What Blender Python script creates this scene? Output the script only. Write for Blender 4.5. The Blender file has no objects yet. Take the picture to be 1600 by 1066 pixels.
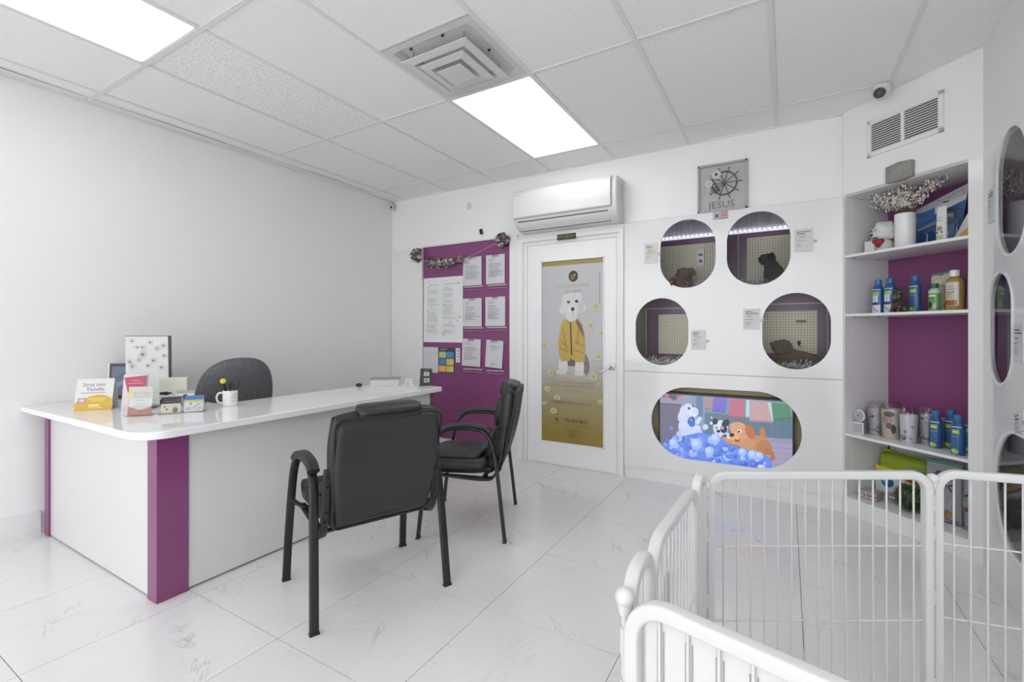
import bpy, bmesh, math, random
from mathutils import Vector, Matrix, Euler, noise
random.seed(7)
PI = math.pi
SC = bpy.context.scene
COL = SC.collection

# ---------------------------------------------------------------- camera, world, exposure
cam_d = bpy.data.cameras.new('camera')
cam = bpy.data.objects.new('camera', cam_d)
COL.objects.link(cam)
cam.location = (0, 0, 1.24)
cam.rotation_euler = (PI/2, 0, math.radians(30.53))
cam_d.sensor_width = 36
cam_d.lens = 36*727.7/1600
cam_d.shift_y = -14.4/1600
cam_d.clip_start = 0.02
SC.camera = cam

world = bpy.data.worlds.new('world')
SC.world = world
world.use_nodes = True
bg = world.node_tree.nodes['Background']
bg.inputs['Color'].default_value = (0.97, 0.98, 1.0, 1)
bg.inputs['Strength'].default_value = 3.4
SC.view_settings.view_transform = 'Standard'
SC.view_settings.look = 'None'
SC.view_settings.gamma = 1
SC.view_settings.use_curve_mapping = False
SC.view_settings.exposure = 0.12
try: SC.cycles.transparent_max_bounces = 32
except Exception: pass
LAMP = 3.6          # emission of the ceiling light panels

# ---------------------------------------------------------------- colours and materials
def lin(h):
    if isinstance(h, str):
        h = h.lstrip('#')
        c = [int(h[i:i+2], 16)/255 for i in (0, 2, 4)]
    else:
        c = [x/255 for x in h]
    return tuple(x/12.92 if x <= .04045 else ((x+.055)/1.055)**2.4 for x in c)
def alb(h, k=.68):
    return tuple(min(.86, c/k) for c in lin(h))

MATS = {}
def mat(name, color, rough=.5, metal=0, spec=.5, bump=None, coat=0, emis=None, estr=0, var=None):
    if name in MATS: return MATS[name]
    m = bpy.data.materials.new(name); m.use_nodes = True
    nt = m.node_tree; b = nt.nodes['Principled BSDF']
    b.inputs['Base Color'].default_value = (*color, 1)
    b.inputs['Roughness'].default_value = rough
    b.inputs['Metallic'].default_value = metal
    b.inputs['Specular IOR Level'].default_value = spec
    b.inputs['Coat Weight'].default_value = coat
    b.inputs['Coat Roughness'].default_value = .05
    if emis:
        b.inputs['Emission Color'].default_value = (*emis, 1)
        b.inputs['Emission Strength'].default_value = estr
    if var:                                  # (scale, dark colour, amount)
        tc = nt.nodes.new('ShaderNodeTexCoord'); n = nt.nodes.new('ShaderNodeTexNoise')
        n.inputs['Scale'].default_value = var[0]; n.inputs['Detail'].default_value = 4
        mx = nt.nodes.new('ShaderNodeMix'); mx.data_type = 'RGBA'
        r = nt.nodes.new('ShaderNodeMapRange')
        r.inputs['From Min'].default_value = .35; r.inputs['From Max'].default_value = .65
        r.inputs['To Max'].default_value = var[2]
        nt.links.new(tc.outputs['Object'], n.inputs['Vector'])
        nt.links.new(n.outputs['Fac'], r.inputs['Value'])
        nt.links.new(r.outputs['Result'], mx.inputs['Factor'])
        mx.inputs['A'].default_value = (*color, 1); mx.inputs['B'].default_value = (*var[1], 1)
        nt.links.new(mx.outputs['Result'], b.inputs['Base Color'])
    if bump:                                 # (scale, strength)
        tc = nt.nodes.new('ShaderNodeTexCoord'); n = nt.nodes.new('ShaderNodeTexNoise')
        n.inputs['Scale'].default_value = bump[0]; n.inputs['Detail'].default_value = 5
        bp = nt.nodes.new('ShaderNodeBump'); bp.inputs['Strength'].default_value = bump[1]
        bp.inputs['Distance'].default_value = .01
        nt.links.new(tc.outputs['Object'], n.inputs['Vector'])
        nt.links.new(n.outputs['Fac'], bp.inputs['Height'])
        nt.links.new(bp.outputs['Normal'], b.inputs['Normal'])
    MATS[name] = m
    return m

WHITE = (.85, .85, .85)
m_wall = mat('wall_paint', WHITE, .55, bump=(90, .03))
m_gloss = mat('white_gloss_laminate', (.80, .80, .80), .12, spec=.5)
m_trim = mat('white_trim_paint', (.80, .80, .80), .35)
m_door = mat('door_paint', (.82, .82, .82), .3)
m_ceil_grid = mat('ceiling_grid_metal', (.80, .80, .80), .45)
m_lamp = mat('lamp_diffuser', (.9, .9, .9), .5, emis=(1, 1, 1), estr=LAMP)
PUR = (.235, .062, .178)
m_purple = mat('purple_gloss_laminate', PUR, .16)
m_purple_m = mat('purple_laminate', PUR, .35)
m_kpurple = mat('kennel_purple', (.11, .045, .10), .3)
m_desk = mat('white_desk_laminate', (.71, .71, .71), .22)
m_top = mat('white_counter_top', (.84, .84, .84), .08)
m_leather = mat('black_leather', (.016, .017, .018), .42, bump=(60, .25))
m_leather2 = mat('black_vinyl_back', (.024, .024, .026), .5, bump=(25, .12))
m_blkmetal = mat('black_metal', (.012, .012, .013), .35)
m_plastic_b = mat('black_plastic', (.015, .015, .016), .35)
m_chrome = mat('brushed_nickel', (.55, .55, .55), .25, metal=1)
m_penwhite = mat('white_powder_coat', (.66, .66, .66), .35)
m_acwhite = mat('white_abs_plastic', (.68, .68, .68), .22)
m_grout = mat('grout', (.30, .30, .30), .8)
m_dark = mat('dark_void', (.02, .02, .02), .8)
m_paperw = mat('white_paper', (.68, .68, .68), .7)
m_grayfab = mat('grey_heather_fabric', (.085, .088, .095), .95, bump=(220, .5), var=(160, (.20, .20, .21), .9))
m_ceramic = mat('white_ceramic', (.82, .82, .82), .2)
m_tan = mat('tan_wall_paint', alb('#8f8468', .45), .6)
m_olive = mat('cream_panel', alb('#b5ac96', .5), .5)

def glass_mat(name, tint=(1, 1, 1), ior=1.5, rough=0):
    m = bpy.data.materials.new(name); m.use_nodes = True
    nt = m.node_tree; nt.nodes.clear()
    o = nt.nodes.new('ShaderNodeOutputMaterial'); mx = nt.nodes.new('ShaderNodeMixShader')
    t = nt.nodes.new('ShaderNodeBsdfTransparent'); t.inputs['Color'].default_value = (*tint, 1)
    g = nt.nodes.new('ShaderNodeBsdfGlossy'); g.inputs['Roughness'].default_value = rough
    f = nt.nodes.new('ShaderNodeFresnel'); f.inputs['IOR'].default_value = ior
    ge = nt.nodes.new('ShaderNodeNewGeometry'); iv = nt.nodes.new('ShaderNodeMath'); iv.operation = 'SUBTRACT'; iv.inputs[0].default_value = 1
    mu = nt.nodes.new('ShaderNodeMath'); mu.operation = 'MULTIPLY'
    nt.links.new(ge.outputs['Backfacing'], iv.inputs[1]); nt.links.new(iv.outputs[0], mu.inputs[0]); nt.links.new(f.outputs[0], mu.inputs[1])
    nt.links.new(mu.outputs[0], mx.inputs[0]); nt.links.new(t.outputs[0], mx.inputs[1])
    nt.links.new(g.outputs[0], mx.inputs[2]); nt.links.new(mx.outputs[0], o.inputs[0])
    return m
m_glass = glass_mat('window_glass', (.97, .97, .98), 1.5)
m_glass_k = glass_mat('thin_kennel_pane', (.96, .96, .97), 1.24, .16)
m_wrap = glass_mat('clear_plastic_film', (.9, .9, .9), 1.6, .12)
m_acryl = glass_mat('clear_acrylic', (.985, .985, .99), 1.35, .03)
m_frost = mat('frosted_plastic', (.50, .45, .50), .3)

def vcol_mat(name, rough=.5, emit=0, bump=None):
    m = bpy.data.materials.new(name); m.use_nodes = True
    nt = m.node_tree; b = nt.nodes['Principled BSDF']
    a = nt.nodes.new('ShaderNodeAttribute'); a.attribute_name = 'Col'
    if emit:
        b.inputs['Base Color'].default_value = (.02, .02, .02, 1)
        nt.links.new(a.outputs['Color'], b.inputs['Emission Color'])
        b.inputs['Emission Strength'].default_value = emit
    else:
        nt.links.new(a.outputs['Color'], b.inputs['Base Color'])
    b.inputs['Roughness'].default_value = rough
    if bump:
        n = nt.nodes.new('ShaderNodeTexNoise'); n.inputs['Scale'].default_value = bump[0]
        n.inputs['Detail'].default_value = 5
        bp = nt.nodes.new('ShaderNodeBump'); bp.inputs['Strength'].default_value = bump[1]
        bp.inputs['Distance'].default_value = .006
        nt.links.new(n.outputs['Fac'], bp.inputs['Height']); nt.links.new(bp.outputs['Normal'], b.inputs['Normal'])
    return m
m_print = vcol_mat('printed_ink', .45)
m_printg = vcol_mat('printed_gloss', .2)
m_screen = vcol_mat('screen_image', .3, .92)
m_screen.cycles.emission_sampling = 'NONE'
m_fur = vcol_mat('curly_fur', .9, bump=(60, .35))

def marble_mat(name):
    m = bpy.data.materials.new(name); m.use_nodes = True
    nt = m.node_tree; b = nt.nodes['Principled BSDF']; N = nt.nodes.new; Lk = nt.links.new
    geo = N('ShaderNodeNewGeometry'); oi = N('ShaderNodeObjectInfo')
    off = N('ShaderNodeVectorMath'); off.operation = 'SCALE'; off.inputs['Scale'].default_value = 37
    cmb = N('ShaderNodeCombineXYZ'); Lk(oi.outputs['Random'], cmb.inputs[0]); Lk(oi.outputs['Random'], cmb.inputs[2])
    Lk(cmb.outputs[0], off.inputs[0])
    add = N('ShaderNodeVectorMath'); add.operation = 'ADD'
    Lk(geo.outputs['Position'], add.inputs[0]); Lk(off.outputs[0], add.inputs[1])
    def vein(scale, width, seed):
        ro = N('ShaderNodeVectorRotate'); ro.rotation_type = 'Z_AXIS'; ro.inputs['Angle'].default_value = seed
        Lk(add.outputs[0], ro.inputs['Vector'])
        mp = N('ShaderNodeMapping'); mp.inputs['Scale'].default_value = (1, 2.3, 1)
        mp.inputs['Location'].default_value = (seed*5, seed*3, 0)
        Lk(ro.outputs[0], mp.inputs['Vector'])
        n = N('ShaderNodeTexNoise'); n.inputs['Scale'].default_value = scale; n.inputs['Detail'].default_value = 5
        n.inputs['Roughness'].default_value = .55; n.inputs['Distortion'].default_value = .8
        Lk(mp.outputs[0], n.inputs['Vector'])
        s = N('ShaderNodeMath'); s.operation = 'SUBTRACT'; s.inputs[1].default_value = .5; Lk(n.outputs['Fac'], s.inputs[0])
        a = N('ShaderNodeMath'); a.operation = 'ABSOLUTE'; Lk(s.outputs[0], a.inputs[0])
        r = N('ShaderNodeMapRange'); r.inputs['From Min'].default_value = 0; r.inputs['From Max'].default_value = width
        r.inputs['To Min'].default_value = 1; r.inputs['To Max'].default_value = 0; Lk(a.outputs[0], r.inputs['Value'])
        n2 = N('ShaderNodeTexNoise'); n2.inputs['Scale'].default_value = 2.2; Lk(mp.outputs[0], n2.inputs['Vector'])
        r2 = N('ShaderNodeMapRange'); r2.inputs['From Min'].default_value = .5; r2.inputs['From Max'].default_value = .68
        Lk(n2.outputs['Fac'], r2.inputs['Value'])
        mu = N('ShaderNodeMath'); mu.operation = 'MULTIPLY'; Lk(r.outputs[0], mu.inputs[0]); Lk(r2.outputs[0], mu.inputs[1])
        return mu
    v1 = vein(1.6, .012, .6); v2 = vein(2.6, .02, 2.1)
    s2 = N('ShaderNodeMath'); s2.operation = 'MULTIPLY'; s2.inputs[1].default_value = .35; Lk(v2.outputs[0], s2.inputs[0])
    ad = N('ShaderNodeMath'); ad.operation = 'MAXIMUM'; Lk(v1.outputs[0], ad.inputs[0]); Lk(s2.outputs[0], ad.inputs[1])
    k = N('ShaderNodeMath'); k.operation = 'MULTIPLY'; k.inputs[1].default_value = .42; Lk(ad.outputs[0], k.inputs[0])
    cl = N('ShaderNodeTexNoise'); cl.inputs['Scale'].default_value = 1.7; cl.inputs['Detail'].default_value = 3; Lk(add.outputs[0], cl.inputs['Vector'])
    base = N('ShaderNodeMix'); base.data_type = 'RGBA'
    base.inputs['A'].default_value = (.82, .82, .82, 1); base.inputs['B'].default_value = (.77, .77, .775, 1)
    Lk(cl.outputs['Fac'], base.inputs['Factor'])
    mx = N('ShaderNodeMix'); mx.data_type = 'RGBA'; Lk(k.outputs[0], mx.inputs['Factor'])
    Lk(base.outputs['Result'], mx.inputs['A']); mx.inputs['B'].default_value = (.27, .27, .27, 1)
    Lk(mx.outputs['Result'], b.inputs['Base Color'])
    b.inputs['Roughness'].default_value = .16
    return m
m_marble = marble_mat('polished_marble_porcelain')

def ceiling_tile_mat(name, strong):
    m = bpy.data.materials.new(name); m.use_nodes = True
    nt = m.node_tree; b = nt.nodes['Principled BSDF']; N = nt.nodes.new; Lk = nt.links.new
    geo = N('ShaderNodeNewGeometry')
    n = N('ShaderNodeTexNoise'); n.inputs['Scale'].default_value = 75; n.inputs['Detail'].default_value = 3
    Lk(geo.outputs['Position'], n.inputs['Vector'])
    r = N('ShaderNodeMapRange'); r.inputs['From Min'].default_value = .54; r.inputs['From Max'].default_value = .66
    r.inputs['To Max'].default_value = strong
    Lk(n.outputs['Fac'], r.inputs['Value'])
    mx = N('ShaderNodeMix'); mx.data_type = 'RGBA'; Lk(r.outputs[0], mx.inputs['Factor'])
    mx.inputs['A'].default_value = (.93, .93, .93, 1); mx.inputs['B'].default_value = (.45, .45, .45, 1)
    Lk(mx.outputs['Result'], b.inputs['Base Color'])
    bp = N('ShaderNodeBump'); bp.inputs['Strength'].default_value = .3; bp.inputs['Distance'].default_value = .004
    bp.invert = True
    Lk(r.outputs[0], bp.inputs['Height']); Lk(bp.outputs['Normal'], b.inputs['Normal'])
    b.inputs['Roughness'].default_value = .9
    return m
m_ctile = ceiling_tile_mat('mineral_fibre_tile', .13)
m_ctile2 = ceiling_tile_mat('coarse_mineral_fibre_tile', .45)

# ---------------------------------------------------------------- mesh builder
class M:
    def __init__(s): s.v = []; s.f = []; s.c = []; s.col = None
    def add(s, vs, fs, col=None):
        o = len(s.v); s.v += [tuple(p) for p in vs]
        s.f += [tuple(i+o for i in f) for f in fs]
        s.c += [col or s.col or (.8, .8, .8)]*len(fs)
        return s
    def box(s, x0, y0, z0, x1, y1, z1, col=None):
        vs = [(x, y, z) for x in (x0, x1) for y in (y0, y1) for z in (z0, z1)]
        return s.add(vs, [(0, 1, 3, 2), (4, 6, 7, 5), (0, 4, 5, 1), (2, 3, 7, 6), (0, 2, 6, 4), (1, 5, 7, 3)], col)
    def cyl(s, p0, p1, r0, r1=None, n=12, col=None, caps=True):
        r1 = r0 if r1 is None else r1
        p0 = Vector(p0); p1 = Vector(p1); d = (p1-p0).normalized()
        a = d.orthogonal().normalized(); b = d.cross(a)
        vs = []
        for p, r in ((p0, r0), (p1, r1)):
            for i in range(n):
                t = 2*PI*i/n; vs.append(p+(a*math.cos(t)+b*math.sin(t))*r)
        fs = [(i, (i+1) % n, n+(i+1) % n, n+i) for i in range(n)]
        if caps: fs += [tuple(range(n-1, -1, -1)), tuple(range(n, 2*n))]
        return s.add(vs, fs, col)
    def lathe(s, prof, n=20, c=(0, 0, 0), col=None, sy=1, axis='Z'):
        vs = []; fs = []; k = len(prof)
        for r, z in prof:
            for i in range(n):
                t = 2*PI*i/n
                if axis == 'Z': vs.append((c[0]+r*math.cos(t), c[1]+r*sy*math.sin(t), c[2]+z))
                else: vs.append((c[0]+r*math.cos(t), c[1]+z, c[2]+r*math.sin(t)))
        for j in range(k-1):
            for i in range(n):
                fs.append((j*n+i, j*n+(i+1) % n, (j+1)*n+(i+1) % n, (j+1)*n+i))
        fs.append(tuple(range(n-1, -1, -1))); fs.append(tuple(range((k-1)*n, k*n)))
        return s.add(vs, fs, col)
    def ball(s, c, r, n=10, col=None, sx=1, sy=1, sz=1, disp=0, seed=0):
        vs = []; fs = []; m = max(4, n//2+1)
        for j in range(m+1):
            ph = PI*j/m
            for i in range(n):
                t = 2*PI*i/n
                d = Vector((math.sin(ph)*math.cos(t), math.sin(ph)*math.sin(t), math.cos(ph)))
                rr = r*(1+(disp*noise.noise(d*3+Vector((seed, seed, 0))) if disp else 0))
                vs.append((c[0]+d.x*rr*sx, c[1]+d.y*rr*sy, c[2]+d.z*rr*sz))
        for j in range(m):
            for i in range(n):
                fs.append((j*n+i, (j+1)*n+i, (j+1)*n+(i+1) % n, j*n+(i+1) % n))
        return s.add(vs, fs, col)
    def sweep(s, path, prof, up=(0, 0, 1), closed=False, col=None):
        """prof: 2-D loop (a along side, b along up-ish normal)"""
        P = [Vector(p) for p in path]; n = len(P); k = len(prof); vs = []; U = Vector(up)
        for i, p in enumerate(P):
            if closed: t = (P[(i+1) % n]-P[i-1]).normalized()
            else: t = (P[min(i+1, n-1)]-P[max(i-1, 0)]).normalized()
            side = t.cross(U)
            side = side.normalized() if side.length > 1e-4 else t.orthogonal().normalized()
            nn = side.cross(t).normalized()
            for a, b in prof: vs.append(p+side*a+nn*b)
        fs = []
        rng = n if closed else n-1
        for i in range(rng):
            j = (i+1) % n
            for q in range(k):
                fs.append((i*k+q, i*k+(q+1) % k, j*k+(q+1) % k, j*k+q))
        if not closed: fs += [tuple(range(k-1, -1, -1)), tuple(range((n-1)*k, n*k))]
        return s.add(vs, fs, col)
    def tube(s, path, r, n=8, closed=False, col=None, up=(0, 0, 1)):
        return s.sweep(path, [(r*math.cos(2*PI*i/n), r*math.sin(2*PI*i/n)) for i in range(n)], up, closed, col)
    def prism(s, pts, y0, y1, col=None):
        """outline in x,z extruded along y"""
        n = len(pts)
        vs = [(x, y0, z) for x, z in pts]+[(x, y1, z) for x, z in pts]
        fs = [tuple(range(n)), tuple(range(2*n-1, n-1, -1))]+[(i, n+i, n+(i+1) % n, (i+1) % n) for i in range(n)]
        return s.add(vs, fs, col)
    def cushion(s, w, h, t, n=14, e=6, p=.4, corner=.25, bend=None, back=.5, col=None):
        """pillow in x,z thick along y; corners rounded by amount corner"""
        rows = []
        for side in (1, -1):
            for j in range(n+1):
                for i in range(n+1):
                    a = -1+2*i/n; b = -1+2*j/n
                    a = math.copysign(abs(a)**.8, a); b = math.copysign(abs(b)**.8, b)
                    m_ = 1-corner*(abs(a)**3*abs(b)**3)
                    x = a*w/2*m_; z = b*h/2*m_
                    th = (max(0, 1-abs(a)**e)*max(0, 1-abs(b)**e))**p
                    y = side*th*t*(back if side > 0 else 1-back)
                    v = Vector((x, y, z))
                    if bend: v = bend(v)
                    rows.append(v)
        fs = []; k = (n+1)*(n+1)
        for sd in (0, 1):
            for j in range(n):
                for i in range(n):
                    q = (sd*k+j*(n+1)+i, sd*k+j*(n+1)+i+1, sd*k+(j+1)*(n+1)+i+1, sd*k+(j+1)*(n+1)+i)
                    fs.append(q if sd else q[::-1])
        return s.add(rows, fs, col)
    def xform(s, mtx):
        s.v = [tuple(mtx @ Vector(p)) for p in s.v]; return s
    def mesh(s, name, material=None, smooth=False, merge=False):
        me = bpy.data.meshes.new(name); me.from_pydata(s.v, [], s.f)
        if merge:
            bm = bmesh.new(); bm.from_mesh(me); bmesh.ops.remove_doubles(bm, verts=bm.verts, dist=1e-5)
            bmesh.ops.recalc_face_normals(bm, faces=bm.faces); bm.to_mesh(me); bm.free()
        else:
            at = me.color_attributes.new('Col', 'FLOAT_COLOR', 'CORNER')
            i = 0; buf = []
            for f, c in zip(s.f, s.c): buf += [*c, 1.0]*len(f)
            at.data.foreach_set('color', buf)
        if smooth:
            me.shade_smooth()
            if smooth != 'all': me.set_sharp_from_angle(angle=math.radians(smooth if smooth > 1 else 40))
        if material: me.materials.append(material)
        me.update()
        return me

def obj(name, m, material=None, parent=None, smooth=False, bevel=0, loc=None, rot=None, merge=False, **kw):
    me = m if isinstance(m, bpy.types.Mesh) else m.mesh(name, material, smooth, merge)
    o = bpy.data.objects.new(name, me); COL.objects.link(o)
    if parent: o.parent = parent
    if loc is not None: o.location = loc
    if rot is not None: o.rotation_euler = rot
    if bevel:
        b = o.modifiers.new('bevel', 'BEVEL'); b.width = bevel; b.segments = 2; b.limit_method = 'ANGLE'
        b.angle_limit = math.radians(40)
        o.data.shade_smooth(); o.data.set_sharp_from_angle(angle=math.radians(50)) 
    for k, v in kw.items(): o[k] = v
    return o
def B(*a): return M().box(*a)
def tag(o, label, cat, group=None):
    o['label'] = label; o['category'] = cat
    if group: o['group'] = group
    return o
def thing(name, label, cat, loc=(0, 0, 0), rz=0, group=None, rot=None):
    o = bpy.data.objects.new(name, None); COL.objects.link(o); o.empty_display_size = .05
    o.location = loc; o.rotation_euler = rot if rot else (0, 0, rz)
    return tag(o, label, cat, group)
def struct(name, m, material, parent=None, **kw):
    o = obj(name, m, material, parent, **kw)
    if not parent: o['kind'] = 'structure'
    return o
def children_of(o): return [c for c in bpy.data.objects if c.parent == o]
def copy_tree(o, parent=None):
    c = o.copy(); COL.objects.link(c); c.parent = parent
    for ch in children_of(o): copy_tree(ch, c)
    return c

# outline helpers -------------------------------------------------
def stadium(cx, cy, w, h, n=20):
    r = min(w, h)/2; pts = []
    ex = w/2-r; ey = h/2-r
    for q, (sx, sy) in enumerate(((1, 1), (-1, 1), (-1, -1), (1, -1))):
        for i in range(n+1):
            t = PI/2*(q+i/n)
            pts.append((cx+sx*ex+r*math.cos(t), cy+sy*ey+r*math.sin(t)))
    return pts
def rrect(x0, y0, x1, y1, r, n=6):
    pts = []
    for q, (cx, cy) in enumerate(((x1-r, y1-r), (x0+r, y1-r), (x0+r, y0+r), (x1-r, y0+r))):
        for i in range(n+1):
            t = PI/2*(q+i/n); pts.append((cx+r*math.cos(t), cy+r*math.sin(t)))
    return pts
def holed(name, outline, holes, thick, material, mtx, parent=None, **kw):
    """a board in the x,z plane with real cut-outs; thickness along +y"""
    cu = bpy.data.curves.new('board', 'CURVE'); cu.dimensions = '2D'; cu.fill_mode = 'BOTH'; cu.extrude = thick/2
    for loop in [outline]+holes:
        sp = cu.splines.new('POLY'); sp.points.add(len(loop)-1)
        for p, (x, y) in zip(sp.points, loop): p.co = (x, y, 0, 1)
        sp.use_cyclic_u = True
    t = bpy.data.objects.new('board', cu); COL.objects.link(t)
    dg = bpy.context.evaluated_depsgraph_get(); dg.update()
    me = bpy.data.meshes.new_from_object(t.evaluated_get(dg))
    bpy.data.objects.remove(t); bpy.data.curves.remove(cu)
    me.transform(Matrix.Translation((0, thick/2, 0)) @ Matrix(((1, 0, 0, 0), (0, 0, -1, 0), (0, 1, 0, 0), (0, 0, 0, 1))))
    me.name = name; me.materials.clear(); me.materials.append(material)
    me.shade_smooth(); me.set_sharp_from_angle(angle=math.radians(35))
    o = bpy.data.objects.new(name, me); COL.objects.link(o)
    if parent: o.parent = parent
    o.matrix_local = mtx
    for k, v in kw.items(): o[k] = v
    return o

def clipx(pts, X, sg):
    out = []
    for i in range(len(pts)):
        a, b = pts[i], pts[(i+1) % len(pts)]; da, db = sg*(a[0]-X), sg*(b[0]-X)
        if da >= 0: out.append(a)
        if (da > 0) != (db > 0) and da != db:
            f = da/(da-db); out.append((X, a[1]+(b[1]-a[1])*f))
    return out
# flat print ------------------------------------------------------
TXT = {}
def text_geo(s):
    if s in TXT: return TXT[s]
    cu = bpy.data.curves.new('t', 'FONT'); cu.body = s; cu.size = 1; cu.resolution_u = 2
    t = bpy.data.objects.new('t', cu); COL.objects.link(t)
    dg = bpy.context.evaluated_depsgraph_get(); dg.update()
    me = bpy.data.meshes.new_from_object(t.evaluated_get(dg))
    vs = [(v.co.x, v.co.y) for v in me.vertices]; fs = [tuple(p.vertices) for p in me.polygons]
    bpy.data.objects.remove(t); bpy.data.curves.remove(cu); bpy.data.meshes.remove(me)
    w = max([v[0] for v in vs], default=0)
    TXT[s] = (vs, fs, w); return TXT[s]
class P(M):
    """flat print seen from -y; x right, z up; each mark sits a hair above the one before"""
    def __init__(s, k=.95, eps=.00015, fn=None, step=0):
        M.__init__(s); s.step = step; s.l = 1; s.k = k; s.eps = eps; s.fn = fn or (lambda c: alb(c, s.k))
    def pl(s, pts, color):
        s.l += 1; y = -s.l*s.eps
        n = len(pts)
        area = sum(pts[i][0]*pts[(i+1) % n][1]-pts[(i+1) % n][0]*pts[i][1] for i in range(n))
        if area < 0: pts = pts[::-1]
        if s.step:                            # cut into narrow upright strips so the mark can wrap round a bottle
            k0 = math.floor(min(q[0] for q in pts)/s.step); k1 = math.ceil(max(q[0] for q in pts)/s.step)
            for k in range(k0, k1):
                q = clipx(clipx(pts, k*s.step, 1), (k+1)*s.step, -1)
                if len(q) > 2: s.add([(x, y, z) for x, z in q], [tuple(range(len(q)))], s.fn(color))
            return s
        s.add([(x, y, z) for x, z in pts], [tuple(range(n))], s.fn(color)); return s
    def rect(s, x0, z0, x1, z1, c): return s.pl([(x0, z0), (x1, z0), (x1, z1), (x0, z1)], c)
    def ell(s, cx, cz, rx, rz, c, n=18, a=0):
        return s.pl([(cx+rx*math.cos(t)*math.cos(a)-rz*math.sin(t)*math.sin(a), cz+rx*math.cos(t)*math.sin(a)+rz*math.sin(t)*math.cos(a))
                     for t in [2*PI*i/n for i in range(n)]], c)
    def ring(s, cx, cz, r, w, c, n=24, sx=1):
        s.l += 1; y = -s.l*s.eps; vs = []
        for i in range(n):
            t = 2*PI*i/n
            vs += [(cx+r*sx*math.cos(t), y, cz+r*math.sin(t)), (cx+(r-w)*sx*math.cos(t), y, cz+(r-w)*math.sin(t))]
        s.add(vs, [(2*i, 2*((i+1) % n), 2*((i+1) % n)+1, 2*i+1) for i in range(n)], s.fn(c)); return s
    def line(s, x0, z0, x1, z1, w, c):
        d = Vector((x1-x0, z1-z0)).normalized(); n = Vector((-d.y, d.x))*w/2
        return s.pl([(x0-n.x, z0-n.y), (x1-n.x, z1-n.y), (x1+n.x, z1+n.y), (x0+n.x, z0+n.y)], c)
    def text(s, t, x, z, size, c, align='C', sx=1, rot=0):
        vs, fs, w = text_geo(t); w = w*size*sx
        ox = {'C': -w/2, 'L': 0, 'R': -w}[align]; s.l += 1; y = -s.l*s.eps
        ca, sa = math.cos(rot), math.sin(rot)
        s.add([(x+(ox+a*size*sx)*ca-b*size*sa, y, z+(ox+a*size*sx)*sa+b*size*ca) for a, b in vs], fs, s.fn(c)); return s
    def lines(s, x0, z1, x1, n, dz, c, h=.2, seed=0):
        r = random.Random(seed)
        for i in range(n):
            z = z1-i*dz; x = x0
            e = x0+(x1-x0)*r.uniform(.45, 1)
            while x < e-.002:
                w = min(r.uniform(.08, .22)*(x1-x0), e-x); s.rect(x, z-dz*h, x+w, z, c); x += w+(x1-x0)*.025
        return s
    def paw(s, cx, cz, r, c):
        s.ell(cx, cz-r*.25, r*.5, r*.42, c, 12)
        for a, k in ((-.62, .1), (-.22, .52), (.22, .52), (.62, .1)): s.ell(cx+a*r, cz+k*r, r*.17, r*.24, c, 8)
        return s
    def put(s, name, parent=None, material=None, **kw): return obj(name, s, material or m_print, parent, **kw)

# ================================================================= ROOM
XL, YB, H = -3.935, 3.945, 2.744
FR = 3.92                                    # front face of the laminate cladding on the back wall
# floor ------------------------------------------------------------
floor = struct('floor', B(-3.95, -5.0, -.06, 2.2, 4.6, -.0125), m_grout)
tile_me = {}
def floor_tile(x0, x1, y0, y1):
    g = .0012; w = round(x1-x0-2*g, 4); d = round(y1-y0-2*g, 4)
    if w < .03 or d < .03: return
    if (w, d) not in tile_me:
        tile_me[(w, d)] = B(-w/2, -d/2, -.012, w/2, d/2, 0).mesh('floor_tile', m_marble)
    obj('floor_tile', tile_me[(w, d)], parent=floor, loc=((x0+x1)/2, (y0+y1)/2, 0))
xs = [-3.935]+[-.552+.61*i for i in range(-5, 4)]+[2.0]
ys = [-1.26+.6*i for i in range(0, 9)]+[3.945]
for i in range(len(xs)-1):
    for j in range(len(ys)-1): floor_tile(xs[i], xs[i+1], ys[j], ys[j+1])
obj('floor_tile', B(-3.935, -4.9, -.012, 2.0, -1.262, 0), m_marble, floor)

# walls --------------------------------------------------------------
struct('wall_left', B(XL-.12, -4.9, 0, XL, YB+.12, H+.003), m_wall)
bb = struct('baseboard_left', B(XL, -4.9, 0, XL+.010, .99, .145), m_gloss)
struct('baseboard_left', B(XL, 1.56, 0, XL+.010, YB-.03, .145), m_gloss)
m_kgrey0 = mat('light_block_grey', (.3, .3, .3), .7)
wb = struct('wall_back', M(), None)
obj('upper_wall', B(XL-.12, YB, 2.165, .36, YB+.12, H+.003), m_wall, wb)
obj('light_block_walls', M().box(-1.32, 4.62, 0, 2.2, 4.72, H+.02).box(2.1, 2.2, 0, 2.2, 4.62, H+.02).box(-1.32, YB+.12, 0, -1.22, 4.62, H+.02), m_kgrey0, wb)  # unseen walls added to stop sky light leaking through panel gaps
obj('lower_wall', B(XL-.12, YB, 0, -1.19, YB+.12, 2.165), m_wall, wb)
# side walls meeting the diagonal display bay
CA = Vector((.335, 3.925, 0)); CB = Vector((.895, 3.385, 0))
DD = (CB-CA).normalized(); NN = Vector((-DD.y, DD.x, 0))       # NN points away from the room
ANG = math.atan2(DD.y, DD.x); LEN = (CB-CA).length
MC = Matrix.Translation(CA) @ Matrix.Rotation(ANG, 4, 'Z')
wc = struct('wall_corner', B(0, 0, 2.165, LEN, .05, H+.003).xform(MC), m_wall)
obj('plinth', B(0, 0, 0, LEN, .04, .108).xform(MC), m_gloss, wc)
obj('right_stile', B(.712, 0, .108, LEN, .05, 2.165).xform(MC), m_gloss, wc)
obj('left_stile', B(0, 0, .108, .012, .05, 2.165).xform(MC), m_gloss, wc)

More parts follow.
